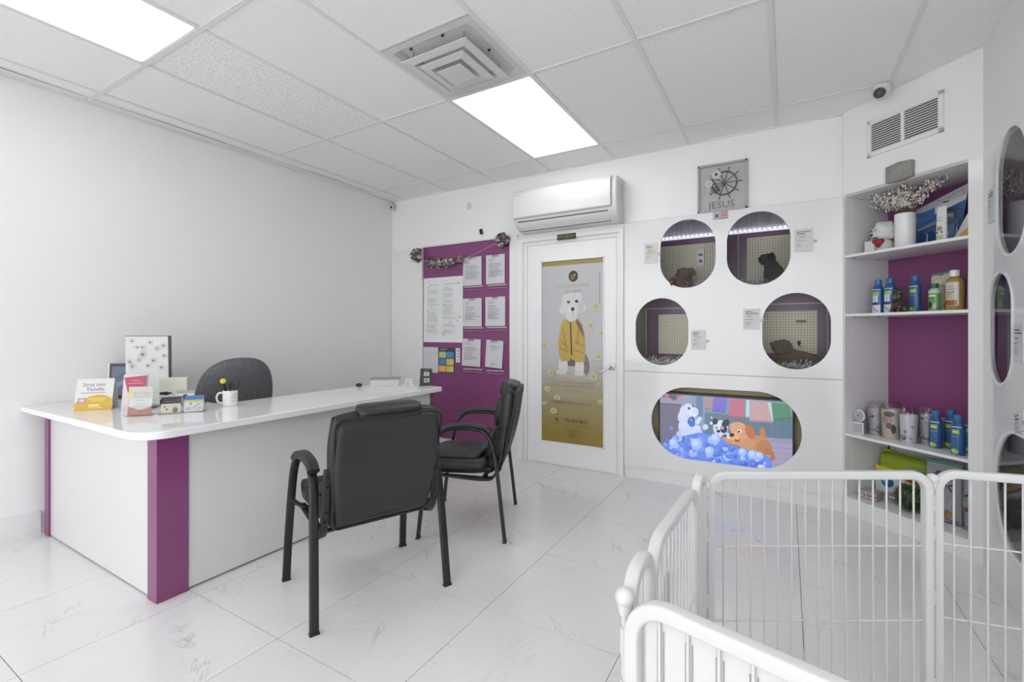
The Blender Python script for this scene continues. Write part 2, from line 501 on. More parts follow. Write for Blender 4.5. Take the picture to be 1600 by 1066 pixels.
# right display wall: glossy white board with paw shaped openings
RD = Vector((-.03, -1, 0)).normalized(); RANG = math.atan2(RD.y, RD.x)
MR = Matrix.Translation(CB) @ Matrix.Rotation(RANG, 4, 'Z')    # local x runs towards the street, local y into the kennels
RL = 1.24
r_open = [stadium(.395, 1.885, .39, .60), stadium(.252, 1.257, .33, .555), stadium(.72, .508, 1.13, .573),
          stadium(.92, 1.885, .42, .56)]
wr = struct('wall_right', B(0, 0, 2.175, RL, .03, H+.003).xform(MR), m_wall)
RB = holed('display_board', [(0, .0), (RL, .0), (RL, 2.175), (0, 2.175)], r_open, .022, m_gloss, MR)
RB.parent = wr
obj('end_panel', B(RL-.02, .022, 0, RL, 1.22, H+.003).xform(MR), m_wall, wr)
obj('far_wall', B(2.0, -4.9, 0, 2.1, 2.25, H+.003), m_wall, wr)
for i, pts in enumerate(r_open):
    n = len(pts)
    cx = sum(p[0] for p in pts)/n; cz = sum(p[1] for p in pts)/n
    inner = [(cx+(x-cx)*.93, cz+(z-cz)*.955) for x, z in pts]
    rim = M(); vs = [(x, -.004, z) for x, z in pts]+[(x, -.004, z) for x, z in inner]+[(x, .006, z) for x, z in inner]+[(x, .006, z) for x, z in pts]
    rim.add(vs, [(j+k*n, (j+1) % n+k*n, (j+1) % n+((k+1) % 4)*n, j+((k+1) % 4)*n) for k in range(4) for j in range(n)])
    obj('opening_rim', rim.xform(MR), m_trim, wr, smooth=45)

# back wall cladding ---------------------------------------------------
def wallbox(name, x0, z0, x1, z1, y0=FR, y1=YB, m=None, **kw):
    return obj(name, B(x0, y0, z0, x1, y1, z1), m or m_gloss, wb, **kw)
wallbox('cladding_panel', -3.93, .10, -3.463, 2.168, bevel=.002)
wallbox('cladding_panel', -3.463, 2.165, -2.337, 2.182, y0=FR-.004, bevel=.002)
wallbox('cladding_panel', -2.337, .10, -2.25, 2.182, y0=FR-.008, bevel=.003)
wallbox('purple_panel', -3.463, .10, -2.337, 2.165, y0=YB-.004, m=m_purple_m)
wallbox('cladding_panel', -2.25, 2.13, -1.20, 2.168)
wallbox('baseboard_tile', -3.93, 0, -2.25, .098, y0=FR-.004, m=m_marble)
IDM = Matrix.Translation((0, FR, 0))
b_open = [stadium(-.686, 1.866, .42, .548), stadium(-.186, 1.864, .42, .548),
          stadium(-.889, 1.241, .424, .55), stadium(.055, 1.245, .422, .55)]
holed('cladding_panel', [(-1.199, .909), (.334, .909), (.334, 2.165), (-1.199, 2.165)], b_open, .018, m_gloss, IDM, wb)
holed('cladding_panel', [(-1.199, .105), (.334, .105), (.334, .906), (-1.199, .906)],
      [stadium(-.437, .508, 1.062, .573)], .018, m_gloss, IDM, wb)
wallbox('top_ledge', -1.199, 2.165, .334, 2.172, y0=FR-.004)
wallbox('baseboard', -1.199, 0, .334, .102, y0=FR+.012, y1=FR+.03)

# ceiling --------------------------------------------------------------
ceil = struct('ceiling', B(XL-.15, -5.0, H+.03, 2.2, 4.75, H+.08), m_wall)
cx0 = -3.725; cols = [XL]+[cx0+.61*i for i in range(0, 10)]; 
rows_ = [-4.9, -3.544, -2.356, -1.168, .020, 1.208, 2.396, 3.584, 3.945]
lights = {(1, 2): 1, (4, 4): 1, (4, 2): 1, (7, 3): 1, (7, 1): 1, (1, 0): 1, (4, 0): 1, (7, -1): 1}
ctile_me = {}
def ctile(x0, x1, y0, y1, mt=m_ctile):
    w = round(x1-x0-.004, 4); d = round(y1-y0-.004, 4)
    key = (w, d, mt.name)
    if key not in ctile_me: ctile_me[key] = B(-w/2, -d/2, 0, w/2, d/2, .014).mesh('ceiling_tile', mt)
    tz = random.uniform(0, .0015)
    obj('ceiling_tile', ctile_me[key], parent=ceil, loc=((x0+x1)/2, (y0+y1)/2, H+.003+tz))
n_light = 0
def inside(cx, cy):     # keep the tiles inside the room outline
    if cx > .9 and cy > 2.35: return False
    return (cx-.335)+(cy-3.925) < 0
lamp_lab = {(1, 2): 'long white ceiling light panel above the reception desk at upper left',
            (4, 4): 'rectangular white ceiling light panel next to the square air diffuser',
            }
def lamp(x0, x1, y0, y1, key):
    lab = lamp_lab.get(key, 'added white ceiling light panel out of view behind the camera')
    t = thing('ceiling_light', lab, 'ceiling light', ((x0+x1)/2, (y0+y1)/2, H), group=None if key in lamp_lab else 'added ceiling light panels behind the camera')
    w = (x1-x0)/2-.012; d = (y1-y0)/2-.012
    obj('diffuser', B(-w+.008, -d+.008, .001, w-.008, d-.008, .006), m_lamp, t)
    f = M()
    for s in (-1, 1):
        f.box(min(s*w, s*(w-.008)), -d, 0, max(s*w, s*(w-.008)), d, .02); f.box(-w, min(s*d, s*(d-.008)), 0, w, max(s*d, s*(d-.008)), .02)
    obj('light_frame', f, m_trim, t)
for i in range(len(cols)-1):
    for j in range(len(rows_)-1):
        x0, x1, y0, y1 = cols[i], cols[i+1], rows_[j], rows_[j+1]
        cx, cy = (x0+x1)/2, (y0+y1)/2
        if x0 > 1.9: continue
        if not inside(x0+.05, y0+.05): continue
        k = (i, j)
        if k == (2, 4): lamp(x0, x1, y0, y1, (1, 2)); continue
        if k == (4, 6): lamp(x0, x1, y0, y1, (4, 4)); continue
        if k in ((5, 3), (8, 4), (8, 2), (4, 1), (7, 0)): lamp(x0, x1, y0, y1, k); continue  # panels out of view, added to even out the room light
        if k == (4, 5):
            ctile(x0, x1, y0, y0+.585); continue
        ctile(x0, x1, y0, y1, m_ctile2 if k in ((2, 5),) else m_ctile)
for x in cols[1:]:
    ye = 3.94 if x < .33 else (2.35 if x > .9 else 3.925-(x-.335)*.964)
    obj('grid_bar', B(x-.012, -4.9, H-.001, x+.012, ye, H+.003), m_ceil_grid, ceil)
for j, y in enumerate(rows_[1:-1]):
    xe = 2.0 if y < 2.3 else min(.89, .335+(3.925-y)/.964) 
    prev = XL
    for x in cols[1:]:
        if x > xe: x = xe
        if x-prev > .03: obj('grid_bar', B(prev+.012, y-.012, H-.0015, x-.012, y+.012, H+.0025), m_ceil_grid, ceil)
        if x == xe: break
        prev = x
obj('grid_bar', B(-1.895+.012, 1.79-.01, H-.001, -1.285-.012, 1.79+.004, H+.002), m_ceil_grid, ceil)
for (x0, y0, x1, y1) in ((XL, -4.9, XL+.02, YB), (XL, YB-.02, .33, YB)):
    obj('wall_angle', B(x0, y0, H-.004, x1, y1, H+.003), m_ceil_grid, ceil)
# bowed white edge strips along the left wall
for y0, y1 in ((-1.168+.02, .02), (.03, 1.19), (1.22, 2.38), (2.41, 3.57)):
    s = M(); n = 8
    path = [(XL+.022+.010*math.sin(PI*i/n), y0+(y1-y0)*i/n, H-.006-.004*math.sin(PI*i/n)) for i in range(n+1)]
    s.sweep(path, [(-.02, 0), (.05, .004), (.05, .008), (-.02, .006)])
    obj('edge_strip', s, m_trim, ceil)

# square air diffuser, its core hanging low -----------------------------
t = thing('air_diffuser', 'square white ceiling air diffuser with a hanging stepped core and dark duct', 'air vent', (-1.59, 2.093, H))
def sqring(a0, z0, a1, z1, th=.004):
    m = M(); vs = []
    for a, z in ((a0, z0), (a1, z1), (a1, z1+th), (a0, z0+th)):
        vs += [(-a, -a, z), (a, -a, z), (a, a, z), (-a, a, z)]
    return m.add(vs, [(k*4+i, k*4+(i+1) % 4, ((k+1) % 4)*4+(i+1) % 4, ((k+1) % 4)*4+i) for k in range(4) for i in range(4)])
obj('flange', sqring(.293, .000, .25, .0), m_acwhite, t)
obj('outer_cone', sqring(.25, .001, .19, .055), m_acwhite, t)
obj('plenum', M().box(-.19, -.19, .055, .19, .19, .060), m_acwhite, t)
obj('duct_opening', M().cyl((0, -.03, .045), (0, -.03, .0545), .155, n=32), m_dark, t)
def lip(a, z): return M().add(sqring(a, z, a-.045, z-.005).v, sqring(a, z, a-.045, z-.005).f).add(sqring(a-.045, z-.005, a-.062, z+.035).v, sqring(a-.045, z-.005, a-.062, z+.035).f)
obj('core_ring', lip(.215, -.040), m_acwhite, t)
obj('core_ring', lip(.150, -.052), m_acwhite, t)
obj('core_plate', B(-.082, -.082, -.066, .082, .082, -.062), m_acwhite, t, bevel=.003)
for sx in (-1, 1):
    for sy in (-1, 1): obj('hanger_rod', M().cyl((sx*.17, sy*.17, -.03), (sx*.17, sy*.17, .056), .004, n=6), m_chrome, t)
for x, y in ((-.16, -.20), (.06, -.205), (.2, .02)): obj('clip', B(x-.006, y-.004, .02, x+.006, y+.004, .034), m_plastic_b, t)

# wall grille above the shelves -----------------------------------------
t = thing('wall_grille', 'white two-section louvred wall grille high above the display shelves', 'air vent', CA+DD*.386+Vector((0, 0, 2.492)), ANG)
f = M(); W, Hh = .215, .118
for s in (-1, 1):
    f.box(min(s*W, s*(W-.026)), -.012, -Hh, max(s*W, s*(W-.026)), 0, Hh); f.box(-W, -.012, min(s*Hh, s*(Hh-.026)), W, 0, max(s*Hh, s*(Hh-.026)))
f.box(-.009, -.012, -Hh+.02, .009, 0, Hh-.02)
obj('grille_frame', f, m_trim, t, bevel=.002)
obj('grille_back', B(-W+.02, -.002, -Hh+.02, W-.02, -.0005, Hh-.02), m_dark, t)
sl = M()
for x0, x1 in ((-W+.026, -.009), (.009, W-.026)):
    for i in range(13):
        z = -Hh+.033+i*.0145
        sl.add([(x0, -.011, z-.0055), (x1, -.011, z-.0055), (x1, -.003, z+.0045), (x0, -.003, z+.0045),
                (x0, -.0095, z-.0065), (x1, -.0095, z-.0065), (x1, -.0015, z+.0035), (x0, -.0015, z+.0035)],
               [(0, 1, 2, 3), (7, 6, 5, 4), (0, 4, 5, 1), (3, 2, 6, 7)])
obj('slats', sl, m_trim, t, kind='stuff')

# grey plaque above the shelf bay
pq = M().prism([(-.075, -.055), (0, -.062), (.076, -.055), (.076, .045), (0, .055), (-.075, .045)], -.03, 0)
tag(obj('plaque', pq, mat('weathered_grey_wood', (.22, .215, .195), .7, var=(14, (.33, .32, .29), .8)), loc=CA+DD*.375+Vector((0, 0, 2.222)), rot=(0, 0, ANG), bevel=.004),
    'grey six-sided wooden plaque above the top display shelf', 'plaque')

# security cameras --------------------------------------------------------
t = thing('security_camera', 'white dome camera with black lens under the ceiling beside the wall grille', 'security camera', (.5, 3.60, H))
obj('housing', M().lathe([(.045, 0), (.047, -.02), (.045, -.045), (.036, -.066), (.02, -.078), (.004, -.081)], 24), m_acwhite, t, smooth=50)
obj('cable_shroud', M().cyl((.02, .02, -.004), (.035, .04, -.03), .03, .02, 16), m_acwhite, t, smooth=50)
d = Vector((-.35, -.85, -.35)).normalized()
q = Vector((0, 0, -.040))+d*.030
ln = obj('lens_ring', M().cyl(q, q+d*.018, .030, .030, 24), m_plastic_b, t, smooth=50)
obj('lens', M().cyl(q+d*.018, q+d*.0185, .013, .013, 16), mat('lens_glass', (.05, .05, .06), .05), ln)
t = thing('security_camera', 'small white camera with a black lens in the far left ceiling corner', 'security camera', (-3.885, 3.88, 2.66))
obj('housing', M().ball((0, 0, 0), .034, 16), m_acwhite, t, smooth=60)
obj('bracket', M().cyl((0, 0, .02), (-.03, .04, .06), .016, n=10), m_acwhite, t)
d = Vector((.6, -.78, -.2)).normalized()
obj('lens', M().cyl(d*.020, d*.036, .016, .016, 16), m_plastic_b, t, smooth=50)

# ================================================================= DOOR
dr = struct('door_1', M().box(-2.146, 3.935, .012, -2.0, 3.965, 2.058).box(-1.381, 3.935, .012, -1.272, 3.965, 2.058)
            .box(-2.0, 3.935, .012, -1.381, 3.965, .215).box(-2.0, 3.935, 1.902, -1.381, 3.965, 2.058), m_door)
tr = struct('trim_1', M().box(-2.25, FR-.012, 0, -2.186, YB, 2.130).box(-1.238, FR-.018, 0, -1.200, YB, 2.130)
            .box(-2.186, FR-.0125, 2.098, -1.238, YB, 2.130), m_trim)
struct('trim_2', M().box(-2.186, 3.932, 0, -2.150, 3.99, 2.064).box(-1.268, 3.932, 0, -1.238, 3.99, 2.064).box(-2.186, 3.932, 2.064, -1.238, 3.99, 2.0975), m_trim)
struct('door_gap_shade', B(-2.186, 3.967, 0, -1.238, 3.975, 2.1), m_dark)  # dark sheet behind the door leaf, stands in for shade in its gaps
gb = M()
for x0, z0, x1, z1 in ((-2.004, .205, -1.992, 1.908), (-1.389, .205, -1.377, 1.908), (-2.004, .205, -1.377, .218), (-2.004, 1.896, -1.377, 1.908)):
    gb.box(x0, 3.928, z0, x1, 3.94, z1)
obj('glazing_bead', gb, m_door, dr, bevel=.002)
obj('glass_panel', B(-1.993, 3.942, .216, -1.388, 3.948, 1.898), mat('backed_glass', (.4, .4, .4), .1), dr)
hd = obj('door_handle', M().box(-1.335, 3.925, .905, -1.283, 3.936, .960), m_chrome, dr, bevel=.003)
obj('lever', M().tube([(-1.309, 3.93, .935), (-1.309, 3.90, .935), (-1.325, 3.888, .93), (-1.40, 3.885, .885)], .008, 10), m_chrome, hd, smooth=60)
obj('keyhole', M().cyl((-1.300, 3.926, .915), (-1.300, 3.923, .915), .006, n=10), m_plastic_b, hd)

# poster behind the door glass: dog in a golden jacket
p = P(k=.86)
x0, x1, z0, z1 = -.3025, .3025, -.841, .841
N_ = 28
for i in range(N_):                      # printed ground fading from grey to gold
    a = i/N_; b = (i+1)/N_; f = max(0, min(1, (.47-(a+b)/2)/.42))
    g0 = (172, 172, 175); g1 = (134, 116, 58)
    c = tuple(int(g0[q]+(g1[q]-g0[q])*f) for q in range(3))
    p.l = 1; p.rect(x0, z0+(z1-z0)*a, x1, z0+(z1-z0)*b, c)
p.rect(x0, z1-.045, x1, z1, (142, 128, 76))
def X(u): return x0+(u-846)/96*.605
def Zp(v): return z1-(v-406)/287*1.682     # photograph scale of the poster
gold = (176, 156, 60); gold2 = (150, 128, 48)
cx = .015
p.ell(cx, .69, .046, .052, (60, 52, 36), 26)
p.text('L', cx-.008, .665, .055, (190, 172, 110)); p.text('P', cx+.012, .678, .045, (190, 172, 110))
p.text('LUXURY PUPPIES', cx, .585, .050, (158, 152, 120), sx=.86)
p.text('BY  LEEAN', cx, .545, .026, (130, 126, 104), sx=1.2)
p.rect(.262, .42, .268, .72, (120, 122, 125)); 
# dog
p.ell(.125, -.105, .045, .10, (118, 104, 108), a=.15)
for c, (px, pz, rx, rz) in (((196, 194, 192), (-.085, -.13, .048, .085)), ((200, 198, 196), (.075, -.135, .046, .08)),
                            ((188, 186, 186), (-.105, -.19, .055, .024)), ((190, 188, 188), (.075, -.195, .052, .024))):
    p.ell(px, pz, rx, rz, c)
p.pl([(-.04, -.13), (.035, -.13), (.035, -.04), (-.04, -.04)], (96, 84, 92))
p.pl([(-.075, .30), (-.11, .25), (-.135, .08), (-.125, -.02), (-.105, -.09), (-.02, -.085), (-.01, -.06), (.03, -.08), (.05, -.095), (.125, -.085),
      (.135, .03), (.125, .13), (.10, .24), (.065, .30)], (172, 146, 70))
for q in ((-.11, .10, -.04, .04), (-.12, .03, -.03, .0), (.03, .10, .12, .05), (.02, .02, .12, -.01), (-.09, .22, -.05, .02), (.07, .22, .05, .06)):
    p.line(*q, .012, (150, 118, 46))
p.pl([(.05, .30), (.10, .24), (.13, .12), (.095, .17), (.04, .27)], (120, 84, 60))
p.line(-.012, .27, .0, -.03, .014, (70, 62, 50))
for sx_, sz_, r in ((-.045, .42, .06), (.06, .43, .06), (0, .47, .075), (.095, .40, .045), (-.085, .385, .04), (.01, .40, .085), (.0, .335, .062), (-.06, .49, .04), (.06, .50, .045)):
    p.ell(sx_, sz_, r, r*.95, (192, 191, 190))
p.ell(.088, .41, .03, .05, (178, 176, 176))
p.ell(-.03, .455, .016, .012, (60, 54, 54)); p.ell(.05, .46, .017, .014, (48, 44, 46))
p.ell(.012, .385, .05, .035, (202, 200, 198)); p.ell(.012, .39, .019, .018, (50, 46, 48)); p.line(.012, .37, .012, .345, .006, (90, 84, 84))
for px, pz, r in ((.235, .41, .04), (.185, .24, .038), (.285, .17, .03), (-.272, .055, .03), (.258, -.035, .038), (-.205, -.20, .034), (.215, -.215, .038),
                  (-.24, -.375, .034), (-.14, -.47, .034), (-.27, -.545, .024), (-.175, -.63, .034), (.28, -.48, .028)):
    p.ell(px, pz, r, r, (186, 184, 140)); p.ell(px, pz, r*.86, r*.86, (176, 175, 156)); p.paw(px, pz, r*.72, (160, 154, 70))
p.text('Luxury Puppy Deals | Transportation', cx, -.29, .036, (140, 130, 72), sx=.74)
p.text('to Other States | Hotel and Boarding |', cx, -.335, .036, (140, 130, 72), sx=.72)
p.text('Pet Accessories', cx, -.38, .034, (140, 130, 72), sx=.8)
p.text('Follow Us', -.10, -.535, .062, (112, 104, 84), sx=.85); p.text('@luxurypuppies', .11, -.528, .030, (104, 96, 78), sx=.9)
p.text('786-603-8614', .045, -.845+.10, .052, (66, 58, 44), sx=.78); p.line(-.155, -.715, -.13, -.745, .012, (66, 58, 44))
p.text('luxurypuppies', -.14, -.775, .020, (90, 80, 52)); p.text('Miami, FL', .12, -.785, .020, (90, 80, 52))
p.ring(.0, -.830+.0, .001, .0005, gold2)
# the lowest block
poster = p
for v in []: pass
ps = obj('poster', poster, m_printg, None, loc=(-1.6905, 3.9415, 1.057))
# compress the print that would fall off the lower edge
me = ps.data
for v in me.vertices:
    if v.co.z < -.27 and v.co.z > -.84+1e-4 and v.co.y < -.00035: v.co.z = -.27+(v.co.z+.27)*.78
q = P(k=.86); q.l = 60
q.text('God bless us', .02, -.725, .042, (118, 104, 56), sx=.7)
q.line(-.02, -.745, .04, -.775, .004, (100, 88, 48)); q.line(-.02, -.775, .04, -.745, .004, (100, 88, 48)); q.ring(-.0, -.76, .02, .004, (100, 88, 48), sx=1.5)
q.text('B E L I E V E', .02, -.815, .020, (112, 98, 52))
obj('poster_lettering', q, m_printg, ps)
tag(ps, 'door poster of a white dog in a golden jacket on grey and gold', 'poster')
# small dark sign over the door
t = thing('door_sign', 'small dark EMPLOYEES ONLY sign over the door', 'sign', (-1.728, FR-.012, 2.107))
obj('sign_plate', B(-.093, -.006, -.026, .093, 0, .026), mat('dark_bronze', (.035, .033, .022), .35), t, bevel=.002)
pp = P(); pp.text('EMPLOYEES ONLY', 0, -.004, .021, (170, 160, 96)); pp.rect(-.03, -.016, .03, -.013, (120, 112, 70))
pp.put('lettering', t, loc=(0, -.006, 0))

# ================================================================= AIR CONDITIONER
t = thing('air_conditioner', 'white wall mounted split air conditioner above the door', 'air conditioner', (-1.69, YB, 2.17))
X0, X1 = -.487, .487
def acprof(prof, x0, x1, mt, name, par=t, **kw):
    n = len(prof); m = M()
    m.add([(x0, y, z) for y, z in prof]+[(x1, y, z) for y, z in prof],
          [tuple(range(n)), tuple(range(2*n-1, n-1, -1))]+[(i, (i+1) % n, n+(i+1) % n, n+i)[::-1] for i in range(n)])
    return obj(name, m, mt, par, **kw)
acprof([(0, .0), (-.06, -.004), (-.12, .006), (-.175, .04), (-.205, .095), (-.212, .14), (-.213, .30), (-.205, .345), (-.18, .368), (-.14, .376), (0, .376)],
       X0, X1, m_acwhite, 'body', smooth=50, bevel=.012)
acprof([(-.214, .108), (-.233, .116), (-.238, .14), (-.238, .32), (-.226, .352), (-.20, .372), (-.19, .365), (-.212, .34), (-.216, .30)],
       X0-.004, X1-.045, m_acwhite, 'front_panel', bevel=.006)
acprof([(-.196, .083), (-.19, .086), (-.132, .018), (-.138, .012)], X0+.04, X1-.085, m_acwhite, 'louver', bevel=.001)
acprof([(-.204, .087), (-.197, .093), (-.124, .013), (-.131, .006)], X0+.032, X1-.078, mat('shadow_gap_plastic', (.18, .18, .18), .6), 'outlet_slot')
for wd, bx, bz, bc in (('cooling', -.44, .314, (150, 152, 155)), ('inverter', -.10, .215, (176, 177, 180))):
    lg = P(); lg.text(wd, bx, bz, .022, bc); lg.put('badge', t, loc=(0, -.2385, 0))
lb = P(); lb.lines(.0, .0, .05, 9, -.018, (160, 162, 166), .4, 3)
lb.put('rating_label', t, loc=(X1+.0015, -.10, .16), rot=(0, 0, PI/2))

# wall bits -----------------------------------------------------------
tag(obj('sensor', M().prism(rrect(-.022, -.034, .022, .034, .02), -.014, 0), m_acwhite, loc=(-2.844, YB, 2.549), bevel=.003),
    'small white rounded sensor on the upper back wall left of the air conditioner', 'sensor')
t = thing('hook_bracket', 'tiny black bracket stuck above the purple notice board', 'bracket', (-2.684, YB, 2.262), rot=(0, math.radians(-14), 0))
obj('bracket_body', B(-.014, -.022, -.027, .014, 0, .027), m_plastic_b, t, bevel=.003)
obj('adhesive_pad', B(-.012, -.004, -.055, .016, 0, -.027), m_trim, t)

# ship wheel picture --------------------------------------------------
t = thing('framed_picture', 'grey framed picture of a ship wheel with the word JESUS on the back wall', 'picture', (-.4305, YB, 2.360))
gf = mat('grey_frame_wood', (.40, .40, .395), .5); gb_ = mat('grey_slat_board', (.44, .44, .44), .6)
W, Hh = .177, .186
fr = M()
for s in (-1, 1):
    fr.box(min(s*W, s*(W-.016)), -.032, -Hh, max(s*W, s*(W-.016)), 0, Hh); fr.box(-W, -.032, min(s*Hh, s*(Hh-.016)), W, 0, max(s*Hh, s*(Hh-.016)))
obj('frame', fr, gf, t, bevel=.002)
obj('backing_board', B(-W+.015, -.012, -Hh+.015, W-.015, -.002, Hh-.015), gb_, t)
wcx, wcz, R_ = .015, .028, .088
dg = mat('dark_grey_metal', (.085, .085, .08), .5)
wh = obj('wheel', M().sweep([(wcx+R_*math.cos(a), -.02, wcz+R_*math.sin(a)) for a in [2*PI*i/40 for i in range(40)]],
                            [(-.004, -.008), (.004, -.008), (.004, .008), (-.004, .008)], (0, 1, 0), True), dg, t)
sp = M().cyl((0, 0, 0), (0, 0, .118), .0032, .0028, 6).ball((0, 0, .121), .0055, 6)
sme = sp.mesh('spoke', dg)
for i in range(10): obj('spoke', sme, parent=wh, loc=(wcx, -.02, wcz), rot=(0, 2*PI*i/10+.3, 0))
obj('hub', M().cyl((wcx, -.03, wcz), (wcx, -.012, wcz), .015, n=14), dg, wh)
def flower(cx, cz, r, cc, par, name='flower'):
    m = M()
    for i in range(6):
        a = 2*PI*i/6
        m.ball((cx+r*.55*math.cos(a), -.032, cz+r*.55*math.sin(a)), r*.5, 8, (.62, .60, .58), sy=.25)
    m.ball((cx, -.037, cz), r*.30, 8, cc, sy=.5)
    obj(name, m, m_fur, par)
flower(-.040, .098, .036, (.16, .03, .03), t); flower(-.092, .035, .030, (.5, .48, .45), t); flower(-.098, -.01, .018, (.3, .3, .3), t)
lf = M()
for q in range(8): lf.ball((-.07+.008*q-.03*(q % 2), -.028, .062-.014*q), .012, 6, (.12, .12, .11), sy=.4)
obj('leaf_spray', lf, m_fur, t)
jt = P(); jt.text('JESUS', -.005, -.158, .075, (92, 92, 92), sx=1.05)
jt.put('lettering', t, loc=(0, -.0125, 0))
# small flag magnet beneath it
t = thing('flag_magnet', 'small striped red and white magnet below the framed ship wheel', 'magnet', (-.440, FR, 2.143))
pp = P(); pp.rect(-.053, -.031, .053, .031, (196, 196, 200)); pp.rect(-.053, -.031, .0, .031, (176, 172, 186)); pp.ring(-.052+.024, 0, .001, .0005, '#444444')
for i in range(4): pp.rect(0, -.031+i*.0165, .053, -.023+i*.0165, (168, 78, 74))
pp.ell(-.026, -.004, .011, .013, (60, 52, 66)); pp.text('B', -.026, -.006, .012, (200, 200, 200))
pp.rect(-.053, -.031, .053, -.028, (168, 96, 90))
pp.put('print', t, loc=(0, -.004, 0)); obj('magnet_plate', B(-.053, -.004, -.031, .053, 0, .031), m_paperw, t)

# ================================================================= KENNELS BEHIND THE OPENINGS
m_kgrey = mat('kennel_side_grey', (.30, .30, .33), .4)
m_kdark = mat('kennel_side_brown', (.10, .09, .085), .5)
m_kfill = mat('kennel_fill_glow', (1, 1, 1), .5, emis=(1, .97, .92), estr=3.0)
m_led = mat('led_light', (1, 1, 1), .5, emis=(.92, .94, 1), estr=7)
m_led.cycles.emission_sampling = 'NONE'
m_ledbar = mat('led_strip_glow', (1, 1, 1), .5, emis=(.85, .86, 1), estr=.7)
m_wire = mat('thin_wire', (.11, .105, .09), .4, metal=.3)
m_corr = mat('corrugated_white_sheet', (.55, .55, .60), .25)
m_straw = mat('shredded_paper', (.62, .62, .62), .8)
KY0, KY1 = FR+.028, 4.46
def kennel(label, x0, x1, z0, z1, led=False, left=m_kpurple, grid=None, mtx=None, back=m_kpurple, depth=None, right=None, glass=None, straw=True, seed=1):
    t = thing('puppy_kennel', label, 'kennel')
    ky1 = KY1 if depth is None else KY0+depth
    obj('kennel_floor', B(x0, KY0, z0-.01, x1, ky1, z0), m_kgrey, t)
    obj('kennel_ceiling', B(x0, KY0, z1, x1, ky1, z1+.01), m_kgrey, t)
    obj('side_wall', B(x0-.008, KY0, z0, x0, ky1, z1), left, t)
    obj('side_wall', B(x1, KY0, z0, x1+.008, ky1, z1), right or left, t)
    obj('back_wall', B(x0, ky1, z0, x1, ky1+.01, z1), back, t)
    if led:
        n = int((x1-x0)/.035); cm = M()
        vs = []; fs = []
        K = n*6
        for i in range(K+1):
            x = x0+(x1-x0)*i/K; y = ky1-.03-.010*math.cos(2*PI*i/6)
            vs += [(x, y, 2.10), (x, y-.02, z1)]
        fs = [(2*i, 2*i+2, 2*i+3, 2*i+1) for i in range(K)]
        cm.add(vs, fs); obj('corrugated_sheet', cm, m_corr, t, smooth='all')
        ls = obj('led_strip', B(x0, ky1-.055, 2.082, x1, ky1-.02, 2.094), m_ledbar, t)
        bead = M().cyl((0, 0, 0), (0, 0, .012), .006, .003, 8).mesh('led_bead', m_led)
        for i in range(n): obj('led_bead', bead, parent=ls, loc=(x0+(x1-x0)*(i+.5)/n, ky1-.047, 2.094))
    obj('hidden_fill_light', B(x0+.05, KY0+.012, z1-.012, x1-.05, KY0+.12, z1-.004), m_kfill, t)  # unseen glowing panel added to brighten the kennel interior
    if grid:
        gx0, gx1, gz0, gz1 = grid
        door = obj('back_door', B(gx0, ky1-.022, gz0, gx1, ky1-.002, gz1), m_olive, t, bevel=.003)
        w = M(); st = .0215
        k = 0
        x = gx0
        while x <= gx1: w.box(x-.0008, ky1-.034, gz0, x+.0008, ky1-.0324, gz1); x += st
        z = gz0
        while z <= gz1: w.box(gx0, ky1-.0335, z-.0008, gx1, ky1-.0319, z+.0008); z += st
        obj('wire_grid', w, m_wire, door, kind='stuff')
        fr = M()
        for q in ((gx0-.045, gz0, gx0-.042, gz1+.045), (gx0-.045, gz1+.042, gx1+.05, gz1+.045), (gx1+.047, gz0, gx1+.05, gz1+.045)):
            fr.box(q[0], ky1-.30, q[1], q[2], ky1-.295, q[3])
        obj('acrylic_edge', fr, mat('frosted_edge', (.45, .40, .45), .3), t)
    if straw:
        r = random.Random(seed); s = M()
        for i in range(700):
            x = r.uniform(x0+.03, x1-.03); y = r.uniform(KY0+.01, KY0+.30); a = r.uniform(0, PI); l = r.uniform(.02, .055)
            z = z0+.002+abs(r.gauss(0, .022)); dz = r.uniform(-.01, .030)
            dx, dy = math.cos(a)*l, math.sin(a)*l
            x2 = min(max(x+dx, x0+.01), x1-.01); y2 = min(max(y+dy, KY0+.005), ky1-.05)
            nx, ny = -math.sin(a)*.0024, math.cos(a)*.0024
            s.add([(x-nx, y-ny, z), (x2-nx, y2-ny, z+max(dz, 0)), (x2+nx, y2+ny, z+max(dz, 0)+.001), (x+nx, y+ny, z+.001)], [(0, 1, 2, 3)])
        obj('shredded_paper', s, m_straw, t, kind='stuff')
    for (gx, gz, w_, h_) in (glass or []):
        pts = stadium(gx, gz, w_+.02, h_+.02)
        obj('glass_pane', M().prism(pts, FR+.019, FR+.022), m_glass_k, t)
    return t
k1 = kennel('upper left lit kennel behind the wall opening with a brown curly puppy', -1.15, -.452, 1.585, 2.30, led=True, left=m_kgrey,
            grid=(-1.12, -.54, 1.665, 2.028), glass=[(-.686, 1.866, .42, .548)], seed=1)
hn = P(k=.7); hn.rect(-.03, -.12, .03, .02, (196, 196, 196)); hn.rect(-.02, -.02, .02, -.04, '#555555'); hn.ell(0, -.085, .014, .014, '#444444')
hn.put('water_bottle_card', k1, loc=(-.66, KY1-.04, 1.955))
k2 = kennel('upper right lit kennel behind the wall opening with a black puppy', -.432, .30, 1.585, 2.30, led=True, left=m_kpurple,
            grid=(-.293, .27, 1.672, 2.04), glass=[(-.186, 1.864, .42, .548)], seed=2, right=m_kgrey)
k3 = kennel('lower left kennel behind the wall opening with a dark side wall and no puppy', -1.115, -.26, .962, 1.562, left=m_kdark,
            grid=(-1.03, -.45, 1.035, 1.40), glass=[(-.889, 1.241, .424, .55)], seed=3)
